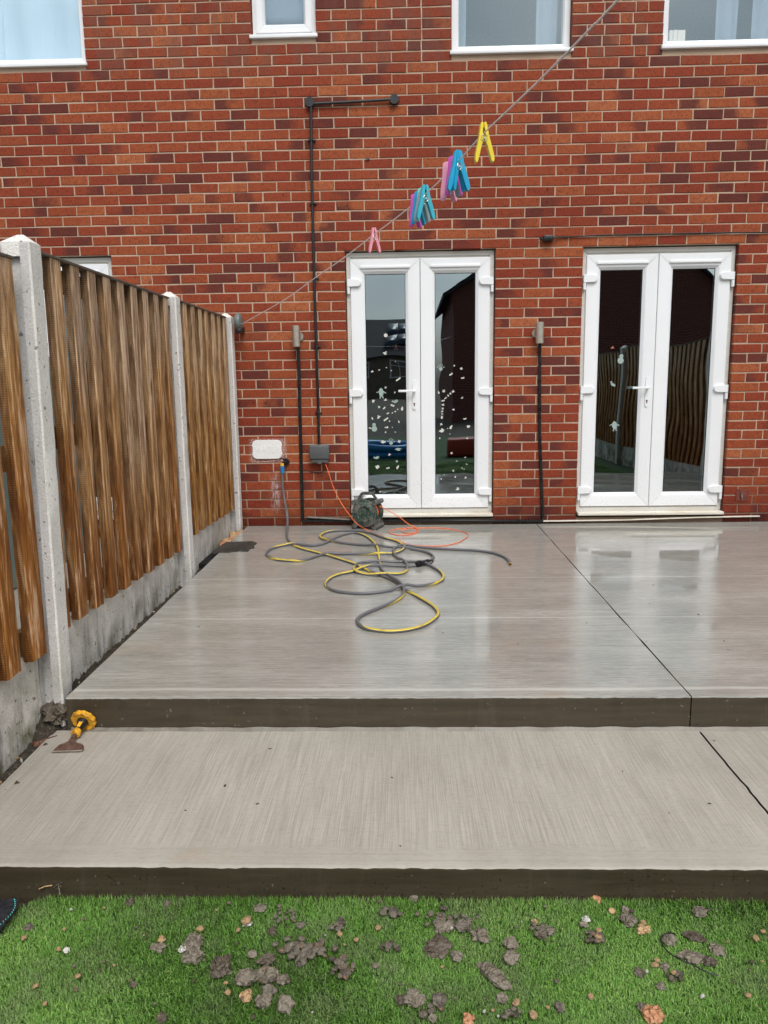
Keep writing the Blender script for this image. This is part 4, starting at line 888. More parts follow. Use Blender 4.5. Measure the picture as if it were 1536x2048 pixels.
# ------------------------------------------------------------------ stickers on the glass
GY = .045-.012+.026-.0006
def c4(x, y): return (400+x/2.56, 450+y/2.56)
def c5(x, y): return (936+x/2.56, 450+y/2.56)
def sticker(u, v, r, kind, m, label, grp, rot=None):
    a = W(u, v, GY); s = r/2.56/248*.88; bm = newbm(); rot = random.uniform(-.6, .6) if rot is None else rot
    def blob(cx_, cz_, rx, rz, n=14, irr=.18, ph=None):
        ph = random.random()*9; return [(cx_+rx*(1+irr*mnoise.noise(Vector((math.cos(q)*1.3+ph, math.sin(q)*1.3, ph))))*math.cos(q), cz_+rz*(1+irr*mnoise.noise(Vector((math.cos(q)*1.3, math.sin(q)*1.3+ph, ph))))*math.sin(q)) for q in [2*math.pi*i/n for i in range(n)]]
    shapes = []
    if kind == 'blob':
        kk = random.random(); nn = random.choice((4, 5, 6)); ph = random.random()*6
        if r < 5.5: shapes = [blob(0, 0, s, s*random.uniform(.5, 1), 9, .9)]
        elif kk < .3: shapes = [[(s*(.72+.34*math.cos(nn*q))*math.cos(q+ph), s*(.72+.34*math.cos(nn*q))*math.sin(q+ph)) for q in [2*math.pi*i/24 for i in range(24)]]]
        elif kk < .5: shapes = [blob(0, -.2*s, s*.55, s*.8, 12, .5), blob(.1*s, .6*s, s*.38, s*.36, 10, .5)]
        elif kk < .7: shapes = [blob(-.35*s, 0, s*.62, s*.38, 12, .7), blob(.5*s, .2*s, s*.40, s*.5, 10, .6)]
        elif kk < .85: shapes = [[(-s, -.3*s), (-.2*s, -.55*s), (s, -.1*s), (.35*s, .25*s), (.1*s, s*.9), (-.35*s, .2*s)]]
        else: shapes = [blob(0, 0, s, s*random.uniform(.5, .8), 14, 1.3)]
    elif kind == 'bar': shapes = [[(-s, -s*.28), (s, -s*.28), (s, s*.28), (-s, s*.28)]]
    elif kind == 'flower': shapes = [[(s*(1 if i % 2 else .68)*math.cos(math.pi*i/6), s*(1 if i % 2 else .68)*math.sin(math.pi*i/6)) for i in range(12)]]
    elif kind == 'snowman': shapes = [blob(0, -s*.35, s*.62, s*.62, 18, .05), blob(0, s*.52, s*.40, s*.40, 16, .05)]
    elif kind == 'figure': shapes = [blob(0, 0, s*.42, s*.72, 14, .2), [(-s*.3, s*.3), (-s*.85, s*.1), (-s*.8, -.02*s), (-s*.3, s*.1)], [(s*.3, s*.3), (s*.85, -.1*s), (s*.75, -.22*s), (s*.3, s*.05)], [(-.3*s, -.6*s), (-.1*s, -.6*s), (-.14*s, -s), (-.36*s, -s)], [(.1*s, -.6*s), (.3*s, -.6*s), (.36*s, -s), (.14*s, -s)]]
    elif kind == 'bird': shapes = [blob(.1*s, -.1*s, s*.7, s*.36, 14, .2), blob(-.65*s, .25*s, s*.28, s*.22, 10, .1)]
    elif kind == 'hand': shapes = [blob(0, -.35*s, s*.42, s*.40, 12, .1)]+[[(math.cos(q-.09)*s*.25, -.3*s+math.sin(q-.2)*s*.25), (math.cos(q-.07)*s*1.05, -.35*s+math.sin(q-.07)*s*1.25), (math.cos(q+.07)*s*1.05, -.35*s+math.sin(q+.07)*s*1.25), (math.cos(q+.2)*s*.25, -.3*s+math.sin(q+.2)*s*.25)] for q in (.35, 1.0, 1.5, 2.0, 2.6)]
    for kk, sh in enumerate(shapes):
        y1 = -.0006-.00012*kk
        q = [(x_*math.cos(rot)-z_*math.sin(rot), x_*math.sin(rot)+z_*math.cos(rot)) for x_, z_ in sh]
        A = [bm.verts.new((x_, 0, z_)) for x_, z_ in q]; B = [bm.verts.new((x_, y1, z_)) for x_, z_ in q]; n = len(q)
        for i in range(n): bm.faces.new((A[i], A[(i+1) % n], B[(i+1) % n], B[i]))
        bm.faces.new(A); bm.faces.new(B)
    o = one('window_sticker', bm, M[m], label, 'window sticker', grp); o.location = (a.x, GY, a.z); return o
def slabel(x, y, r, xa, xb, pane):
    f = (x-xa)/(xb-xa); h = (y-690)/700; sz_ = 'tiny' if r < 5.5 else ('small' if r < 9.5 else 'larger')
    return '%s white blob sticker %s of the stickered door %s pane, %s side' % (sz_, ('in upper part', 'above the middle', 'at mid height', 'below the middle', 'in lower part')[min(4, max(0, int(h*5)))], pane, 'left' if f < .34 else ('centre' if f < .67 else 'right'))
gl, gr_ = 'window stickers on the left pane of the left door', 'window stickers on the right pane of the left door'
for x, y, r, k, m, lb in ((951, 565, 13, 'flower', 'st_white', 'white flower shaped sticker, highest on the stickered pane'), (948, 656, 12, 'blob', 'st_white', 'round white sticker just under the flower sticker'), (928, 858, 34, 'figure', 'st_pale', 'large pale green figure sticker with stubby arms'), (1000, 902, 22, 'bird', 'st_pale', 'pale green bird shaped sticker near the door handle'), (892, 1035, 27, 'snowman', 'st_pale', 'pale green pear shaped sticker at the left edge of the pane'), (978, 1110, 24, 'hand', 'st_pale', 'pale green hand shaped sticker low on the left pane'), (1015, 790, 15, 'bar', 'st_white', 'white bar sticker above the figure sticker'), (952, 995, 15, 'bar', 'st_white', 'white bar sticker in the middle of the pane'), (905, 1190, 20, 'bird', 'st_pale', 'pale boot like sticker low at the left edge'), (1018, 1148, 15, 'blob', 'st_pale', 'pale oval sticker right of the hand sticker'), (1008, 1210, 9, 'blob', 'st_pale', 'pale round sticker lowest on the right of the pane')):
    sticker(*c4(x, y), r, k, m, lb, gl, .6 if k == 'bar' else (.05 if k != 'bird' else .4))
for x, y, r in ((882, 750, 10), (918, 742, 5), (950, 832, 7), (998, 857, 7), (888, 903, 12), (950, 895, 11), (917, 932, 8), (943, 938, 10), (985, 925, 12), (1035, 940, 12), (1012, 944, 6), (1000, 955, 7), (985, 962, 6), (962, 965, 8), (915, 983, 14), (882, 990, 8), (971, 1004, 4), (1018, 1007, 7), (955, 1037, 12), (950, 1061, 6), (985, 1036, 4), (1000, 1060, 4), (938, 1112, 12), (1020, 1108, 10), (970, 1175, 10), (908, 1240, 15), (962, 1245, 11), (1012, 1240, 12), (922, 1366, 5), (980, 745, 3), (1002, 700, 3), (955, 730, 4), (870, 1040, 9)):
    sticker(*c4(x, y), r, 'blob', 'st_white', slabel(x, y, r, 843, 1055, 'left'), gl)
sticker(*c4(1232, 730), 24, 'hand', 'st_pale', 'pale hand shaped sticker high on the right pane', gr_, .1)
for x, y, r in ((1302, 720, 7), (1338, 735, 9), (1285, 765, 12), (1345, 784, 11), (1222, 858, 8), (1248, 850, 10), (1296, 852, 9), (1282, 863, 7), (1270, 873, 7), (1258, 887, 8), (1245, 900, 10), (1245, 920, 10), (1243, 940, 7), (1241, 955, 6), (1240, 968, 6), (1238, 985, 10), (1235, 1020, 8), (1240, 1052, 14), (1228, 1092, 5), (1342, 885, 8), (1298, 945, 9), (1356, 993, 10), (1375, 1034, 10), (1285, 1035, 12), (1268, 1042, 4), (1280, 1070, 4), (1368, 1092, 6), (1288, 1168, 8), (1358, 1190, 5), (1315, 1208, 5), (1365, 1225, 5), (1342, 1245, 5), (1352, 1250, 4), (1297, 1258, 7), (1250, 1278, 4), (1308, 1290, 5), (1360, 1293, 9), (1235, 1300, 4), (1320, 1350, 9)):
    sticker(*c4(x, y), r, 'blob', 'st_white', slabel(x, y, r, 1198, 1412, 'right'), gr_)
g3 = 'window stickers on the right door'
sticker(*c5(740, 628), 12, 'blob', 'st_red', 'small red sticker, highest on the right door', g3); sticker(*c5(783, 685), 29, 'snowman', 'st_pale', 'pale snowman shaped sticker on the right door', g3, -.15)
sticker(*c5(742, 815), 22, 'bird', 'st_pale', 'pale bird shaped sticker below the snowman sticker', g3, -.5); sticker(*c5(750, 1025), 34, 'figure', 'st_pale', 'pale bear shaped sticker, lowest on the right door', g3, .1)
# ------------------------------------------------------------------ hose
def h7(x, y): return (480+x/2.56, 960+y/2.56)
HR = .0092
HP = [(240, 290, 0), (262, 322, 0), (300, 345, 1), (370, 365, 1), (450, 385, 1), (530, 410, 1), (590, 430, 1), (640, 455, .8), (700, 480, .2), (760, 503, 0), (810, 530, 0), (845, 560, .2), (900, 590, 1), (960, 625, 1), (1000, 655, 1), (1015, 685, 1), (990, 715, 1), (940, 745, 1), (870, 765, 1), (780, 775, 1), (700, 770, 1), (640, 758, .8), (606, 735, .2), (604, 710, 0), (640, 685, 0), (700, 660, 0), (760, 635, .3), (810, 610, .6), (836, 585, .5), (838, 562, 0), (815, 535, 0), (770, 505, 0), (735, 470, 0), (715, 430, .6), (710, 380, 1), (700, 340, 1), (670, 305, 1), (630, 280, 1), (580, 270, .5), (530, 280, 0), (480, 300, 0), (430, 325, 0), (380, 335, 0), (320, 333, .3), (250, 332, 1), (190, 342, 1), (150, 358, .5), (137, 380, 0), (150, 395, .3), (200, 408, 1), (270, 413, 1), (330, 410, .2), (390, 392, 0), (460, 380, 0), (560, 378, 0), (650, 380, .3), (740, 382, 1), (800, 372, 1), (838, 352, 1), (835, 333, 1), (800, 312, 1), (750, 298, 1), (720, 290, .4), (680, 275, 0), (620, 262, 0), (560, 258, .1), (490, 260, .8), (440, 268, 1), (411, 285, 1), (420, 300, 1), (460, 312, .4), (520, 322, 0), (600, 330, 0), (680, 337, 0), (760, 345, 0), (820, 350, 0), (880, 355, 0), (940, 365, 0), (980, 380, 0), (990, 398, 0), (965, 415, 0), (925, 432, 0), (880, 440, 0), (780, 440, 0), (700, 445, .4), (640, 453, 1), (580, 468, 1), (500, 485, 1), (452, 510, 1), (441, 540, .7), (480, 565, 0), (560, 578, 0), (650, 580, 0), (760, 570, 0), (850, 555, 0), (950, 540, .2), (1020, 520, 1), (1042, 495, 1), (1020, 465, .8), (960, 434, .2), (900, 422, 0), (850, 418, 0), (780, 420, 0), (700, 421, 0), (640, 425, 0), (600, 438, .3), (583, 460, 1), (600, 475, 1), (660, 487, 1), (740, 490, 1), (800, 485, 1), (845, 470, .8), (857, 445, 0), (840, 420, 0), (810, 400, 0), (787, 380, 0), (790, 356, 0), (830, 341, 0), (900, 343, 0), (1000, 350, 0), (1100, 355, 0), (1200, 360, 0), (1280, 370, 0), (1340, 388, 0), (1372, 408, 0), (1383, 430, 0)]
pp = [W(564.5, 946, -.068), W(565.5, 975, -.075), W(570, 1005, -.10), W(575, 1040, -.16)]; tv = [0, 0, 0, 0]
for x, y, t_ in HP: pp.append(SL(*h7(x, y), HR)); tv.append(t_)
hc = catmull(pp, .012); hc = [Vector(q) for q in hc]
# lift where the hose crosses over itself
H = np.array([tuple(q) for q in hc]); N_ = len(H); D2 = HR*2.02
seg = np.cumsum(np.r_[0, np.linalg.norm(np.diff(H[:, :2], axis=0), axis=1)]); lift = np.zeros(N_)
for i in range(N_):
    if H[i, 2] > .0: continue
    far = seg[:i] < seg[i]-.09
    if far.any():
        dd = np.linalg.norm(H[:i][far][:, :2]-H[i, :2], axis=1); k = np.where(dd < HR*2.1)[0]
        if len(k): lift[i] = max(lift[i], (lift[:i][far][k]).max()+D2)
g = np.exp(-.5*(np.arange(-14, 15)/5.)**2); g /= g.sum()
ls = np.maximum(np.convolve(np.pad(lift, 14, 'edge'), g, 'valid'), 0); ls = np.convolve(np.pad(np.maximum(ls, lift*.97), 4, 'edge'), np.ones(9)/9, 'valid')
for i in range(N_): hc[i].z += float(ls[i])*.97
# twist: stripe up where the photo shows yellow
tp_ = catmull([Vector((a_, 0, 0)) for a_ in tv], 1e9); tvi = []
cnt = []; P4 = [Vector(p) for p in pp]
for i in range(len(P4)-1): cnt.append(max(2, int((P4[i+1]-P4[i]).length/.012)))
for i, c_ in enumerate(cnt):
    for k in range(c_): s = k/c_; s = s*s*(3-2*s); tvi.append(tv[i]+(tv[i+1]-tv[i])*s)
tvi.append(tv[-1]); tvi = np.convolve(np.pad(np.array(tvi), 3, 'edge'), np.ones(7)/7, 'valid')
tw = [.5*v_+.02*math.sin(i*.05) for i, v_ in enumerate(tvi)]
hs_ = thing('garden_hose', 'grey garden hose with yellow stripe lying in loops on the wet patio', 'garden hose', (pp[5].x, pp[5].y, SLZ(pp[5].y)))
bm = newbm(); tube(bm, hc, HR, 14, tw); part('hose', bm, M['hose'], hs_)
e0, e1 = hc[-1], hc[-1]+(hc[-1]-hc[-4]).normalized()*.012; bm = newbm(); cyl(bm, e0, e1, HR*1.12, HR*1.12, 16, False); cyl(bm, e0, e1, HR*.7, HR*.7, 16, False); part('cut_end', bm, M['yellow'], hs_)
a = SL(*h7(905, 432), .02); b = SL(*h7(962, 414), .02); bm = newbm(); cyl(bm, a, b, .015, .013, 18); cyl(bm, a+(b-a)*.2, a+(b-a)*.4, .021, .019, 18); c_ = SL(*h7(985, 424), .015); tube(bm, catmull([b, SL(*h7(985, 410), .03), c_, SL(*h7(950, 430), .015), a], .012), .004, 8); part('coupling', bm, M['black'], hs_)
# orange flex
OR = .0032
op = [W(651, 928, -.06), W(658, 947, -.075), W(667, 975, -.09), W(683, 1007, -.12), W(699, 1030, -.19), W(714, 1048, -.30)]
for x, y in ((650, 255), (700, 278), (760, 298), (820, 318), (880, 332), (950, 338), (1030, 337), (1100, 325), (1145, 305), (1168, 282), (1150, 268), (1100, 255), (1040, 247), (960, 245), (880, 247), (820, 248), (775, 257), (762, 267), (780, 277), (830, 282), (880, 278), (908, 266), (905, 252), (880, 245), (845, 250), (830, 262), (850, 271), (885, 272), (912, 262), (905, 248)): op.append(SL(*h7(x, y), OR+.0005))
op += [W(815, 1047, -.17), W(800, 1035, -.17), W(778, 1022, -.16), W(759, 1012, -.15)]
oc_ = catmull(op, .012); H2 = np.array([tuple(q) for q in oc_])
for i in range(len(oc_)):
    if abs(oc_[i].z-SLZ(oc_[i].y)) < .02:
        dd = np.linalg.norm(H[:, :2]-H2[i, :2], axis=1); k = int(dd.argmin())
        if dd[k] < .03: oc_[i].z += (hc[k].z+HR-SLZ(oc_[i].y))*math.exp(-(dd[k]/.018)**2)
        dd = np.linalg.norm(H2[:max(0, i-12), :2]-H2[i, :2], axis=1)
        if len(dd) and dd.min() < .008: oc_[i].z += .006
bm = newbm(); tube(bm, oc_, OR, 8); one('extension_cable', bm, M['orange'], 'thin orange cable looping from the socket box across the patio to the reel', 'cable')
# ------------------------------------------------------------------ cable reel
a = SL(737, 1052); rc = Vector((a.x, -.135, SLZ(-.13))); reel = thing('cable_reel', 'muddy green cable reel with black tube handle by the left door', 'cable reel', rc)
reel.rotation_euler = (0, 0, R(-20))
def rpart(name, bm, m, sm=False): o = obj(name, bm, m, None, sm); o.parent = reel; return o
def lathe_y(bm, prof, zc, n=36, xc=0.):
    rr = [[bm.verts.new((xc+r*math.cos(2*math.pi*i/n), y, zc+r*math.sin(2*math.pi*i/n))) for i in range(n)] for r, y in prof]
    for q, w in zip(rr[:-1], rr[1:]):
        for i in range(n): bm.faces.new((q[i], q[(i+1) % n], w[(i+1) % n], w[i])).smooth = True
    bm.faces.new(rr[0]); bm.faces.new(rr[-1])
for y_, s, nm in ((-.062, -1, 'front_flange'), (.062, 1, 'rear_flange')):
    bm = newbm(); lathe_y(bm, [(.109, y_+.004*-s), (.112, y_), (.108, y_+s*.006), (.090, y_+s*.010), (.084, y_+s*.015), (.058, y_+s*.017), (.054, y_+s*.008), (.02, y_+s*.008)], .130)
    rpart(nm, bm, M['drum'])
bm = newbm(); lathe_y(bm, [(.060, -.056), (.060, .056)], .130); rpart('core', bm, M['black'])
bm = newbm()
for k in range(13): torus_pts = [Vector((.072*math.cos(q), -.052+k*.0085, .130+.072*math.sin(q))) for q in [2*math.pi*i/28 for i in range(29)]]; tube(bm, torus_pts, .0038, 6, ref=Vector((0, 1, 0)))
rpart('wound_cable', bm, M['orange'])
for s in (-1, 1):
    bm = newbm(); cyl(bm, (s*.088, -.080, .021), (s*.088, .085, .021), .0205, .0205, 20); bx(bm, s*.088-.008, s*.088+.008, -.06, .06, .02, .075, .003); rpart('foot_tube', bm, M['dusty'])
    bm = newbm(); cyl(bm, (s*.088, -.080, .218), (s*.088, .085, .218), .0195, .0195, 20); rpart('corner_tube', bm, M['dusty'])
bm = newbm(); hp_ = catmull([Vector((-.088, 0, .222)), Vector((-.070, 0, .250)), Vector((-.050, 0, .276)), Vector((-.034, 0, .284)), Vector((0, 0, .285)), Vector((.034, 0, .284)), Vector((.050, 0, .276)), Vector((.070, 0, .250)), Vector((.088, 0, .222))], .005); tube(bm, hp_, .0115, 12, ref=Vector((0, 1, 0)))
for k in range(6): q = -.025+k*.01; cyl(bm, (q-.0025, 0, .285), (q+.0025, 0, .285), .0135, .0135, 14)
rpart('handle', bm, M['dusty'])
bm = newbm()
for s in (-1, 1): tube(bm, [Vector((s*.075, -.062, .21)), Vector((s*.098, -.066, .13)), Vector((s*.075, -.062, .05))], .008, 8, ref=Vector((0, 1, 0)))
rpart('side_frame', bm, M['dusty'])
# ------------------------------------------------------------------ brick bolster chisel
z2 = top2(-3.6)
bl0, bl1 = G(103, 1505, z2+.004), G(164, 1503, z2+.004); bmid = (bl0+bl1)/2
hd = G(168, 1440, z2+.046); nk = G(149, 1471, z2+.02)
ch = thing('bolster_chisel', 'brick bolster chisel with rusty blade and scalloped yellow hand guard on the step', 'chisel', (bmid.x, bmid.y, z2))
ax = (hd-nk); ax.normalize(); wdir = (bl1-bl0).normalized(); upn = wdir.cross((nk-bmid).normalized()).normalized()
if upn.z < 0: upn = -upn
f_ = (nk-bmid); L0 = f_.length; fd = f_/L0; hwid = (bl1-bl0).length/2
out = [(-1, 0), (1.0, 0), (1.04, .12), (.98, .30), (.80, .42), (.45, .50), (.24, .58), (.17, .75), (.16, 1.), (-.16, 1.), (-.17, .75), (-.24, .58), (-.45, .50), (-.72, .40), (-.86, .22)]
bm = newbm(); A = []; B = []
for a_, b_ in out:
    p_ = bmid+wdir*(a_*hwid)+fd*(b_*L0); th = .0015 if b_ < .01 else .0035; A.append(bm.verts.new(p_+upn*th)); B.append(bm.verts.new(p_-upn*th*.6))
for i in range(len(A)): bm.faces.new((A[i], A[(i+1) % len(A)], B[(i+1) % len(A)], B[i]))
bm.faces.new(A); bm.faces.new(B[::-1]); cyl(bm, bmid+fd*L0*.78, nk+ax*.012, .009, .010, 14); part('blade', bm, M['rust'], ch)
bm = newbm(); p_ = bmid+upn*.0042; bx_ = [p_-wdir*hwid-upn*.0016, p_+wdir*hwid-upn*.0016, p_+wdir*hwid+fd*.004, p_-wdir*hwid+fd*.004]; q_ = [bm.verts.new(v_) for v_ in bx_]; q2 = [bm.verts.new(v_-upn*.004) for v_ in bx_]; bm.faces.new(q_); bm.faces.new(q2)
for i in range(4): bm.faces.new((q_[i], q_[(i+1) % 4], q2[(i+1) % 4], q2[i]))
part('cutting_edge', bm, M['steel'], ch)
bm = newbm(); prof = [(.010, 0), (.0165, .003), (.0185, .010), (.0165, .018), (.0152, .026)]; e1_ = ax.orthogonal().normalized(); e2_ = ax.cross(e1_)
def lat(bm, org, prof, n=24, sc=None):
    rr = []
    for r, d in prof: rr.append([bm.verts.new(org+ax*d+(e1_*math.cos(2*math.pi*i/n)+e2_*math.sin(2*math.pi*i/n))*(r*(sc(i, r) if sc else 1))) for i in range(n)])
    for q, w in zip(rr[:-1], rr[1:]):
        for i in range(n): bm.faces.new((q[i], q[(i+1) % n], w[(i+1) % n], w[i])).smooth = True
    bm.faces.new(rr[0]); bm.faces.new(rr[-1])
HL = (hd-nk).length
lat(bm, nk, prof); part('ferrule', bm, M['guard'], ch)
bm = newbm(); lat(bm, nk, [(.0150, .024), (.0150, HL*.60), (.017, HL*.7), (.0225, HL*.86), (.0225, HL+.006)]); part('grip', bm, M['black'], ch)
bm = newbm(); lat(bm, nk+ax*(HL-.004), [(.024, -.006), (.040, -.010), (.0475, -.004), (.0475, .006), (.040, .010), (.020, .012)], 72, lambda i, r: 1+(.035*math.cos(i*2*math.pi/72*12) if r > .03 else 0)); part('hand_guard', bm, M['guard'], ch)
bm = newbm(); lat(bm, nk+ax*HL, [(.013, 0), (.0135, .028), (.011, .031)], 20); part('striking_end', bm, M['rust'], ch)
bm = newbm(); m_ = Matrix.Translation(nk+ax*(HL*.48)-CF*.0125); c_ = newbm
w0 = ax; tdir2 = (-CF+w0*(CF.dot(w0))).normalized(); s_ = w0.cross(tdir2); o_ = nk+ax*(HL*.38)+tdir2*.0142
q_ = [bm.verts.new(o_+s_*a_*.006+w0*b_*.026+tdir2*c__) for c__ in (0, .0022) for a_, b_ in ((-1, 0), (1, 0), (1, 1), (-1, 1))]
for f4 in ((0, 1, 2, 3), (4, 5, 6, 7), (0, 1, 5, 4), (1, 2, 6, 5), (2, 3, 7, 6), (3, 0, 4, 7)): bm.faces.new([q_[i] for i in f4])
part('badge', bm, M['yellow'], ch)
# ------------------------------------------------------------------ drain cover, hole, edge rubble
bm = newbm(); zc = SLZ(-.86)+.006
P_ = [G(424, 1103, zc), G(452, 1084, zc), G(480, 1083, zc), G(506, 1082, zc), G(514, 1086, zc), G(508, 1090, zc), G(509, 1095, zc), G(500, 1097, zc), G(496, 1102, zc), G(478, 1101, zc), G(455, 1104, zc)]
nn = len(P_); ctr = sum(P_, Vector())/nn
T = [bm.verts.new(q+Vector((0, 0, .003*mnoise.noise(q*40)))) for q in P_]; Bt = [bm.verts.new(q-Vector((0, 0, .012))) for q in P_]
bm.faces.new(T); bm.faces.new(Bt[::-1])
for i in range(nn): bm.faces.new((T[i], T[(i+1) % nn], Bt[(i+1) % nn], Bt[i]))
dc = one('drain_cover', bm, M['grate'], 'dark muddy drain cover overlapping the patio edge by the fence', 'drain cover')
bm = newbm()
for k in range(22):
    f = (k+.5)/22; a = P_[0].lerp(P_[3], f)+Vector((0, .0, .0012)); b = P_[0].lerp(P_[8], f)+Vector((0, 0, .0012)); b = b.lerp(a, .1)
    tube(bm, [a, b], .0022, 5)
part('ribs', bm, M['grate'], dc)
bm = newbm(); bx(bm, -2.148, -2.046, -1.16, -.72, -.30, -.115); struct('drain_pit', bm, M['void'])
# ------------------------------------------------------------------ clay lumps and stones
def rock_bm(r, seed, sx=1., sy=1., sz=.7, rough=.35, sub=3, facet=False):
    bm = newbm(); bmesh.ops.create_icosphere(bm, subdivisions=sub, radius=1)
    for q in bm.verts:
        c = q.co.normalized(); k = 1+rough*mnoise.noise(c*1.5+Vector((seed, 0, 0)))+rough*.6*mnoise.noise(c*3.6+Vector((0, seed, 0)))+rough*.35*mnoise.noise(c*8+Vector((0, 0, seed)))
        if not facet: k += rough*.18*mnoise.noise(c*18+Vector((seed, seed, 0)))
        q.co = Vector((c.x*sx, c.y*sy, c.z*sz))*k*r
        if q.co.z < -.45*r*sz: q.co.z = -.45*r*sz+(q.co.z+.45*r*sz)*.2
    for f in bm.faces: f.smooth = not facet
    return bm
GZ = -.322
def cA(x, y): return (x/3., 1700+y/3.)
def cB(x, y): return (450+x/2.793, 1700+y/2.793)
def cC(x, y): return (986+x/2.793, 1700+y/2.793)
PXM = 690.      # photo pixels per metre on the turf
def big(px, size, m, label, name='clay_lump', cat='clay lump', sx=1., sy=1., sz=.7, rot=None, rough=.50, seed=None, z=GZ, facet=None, ppm=PXM, grp='clay lumps dropped on the turf'):
    if facet is None: facet = m.startswith('clay') and random.random() < .4
    r = size*1.22/ppm*.5; a = G(px[0], px[1], z+r*.3); bm = rock_bm(r, seed or random.uniform(0, 90), sx, sy, sz, rough, 4 if size > 22 else 3, facet)
    o = one(name, bm, M[m], label, cat, grp); o.location = (a.x, a.y, z+r*sz*.42); o.rotation_euler = (random.uniform(-.15, .15), random.uniform(-.15, .15), rot if rot is not None else random.uniform(0, 6.3)); return o
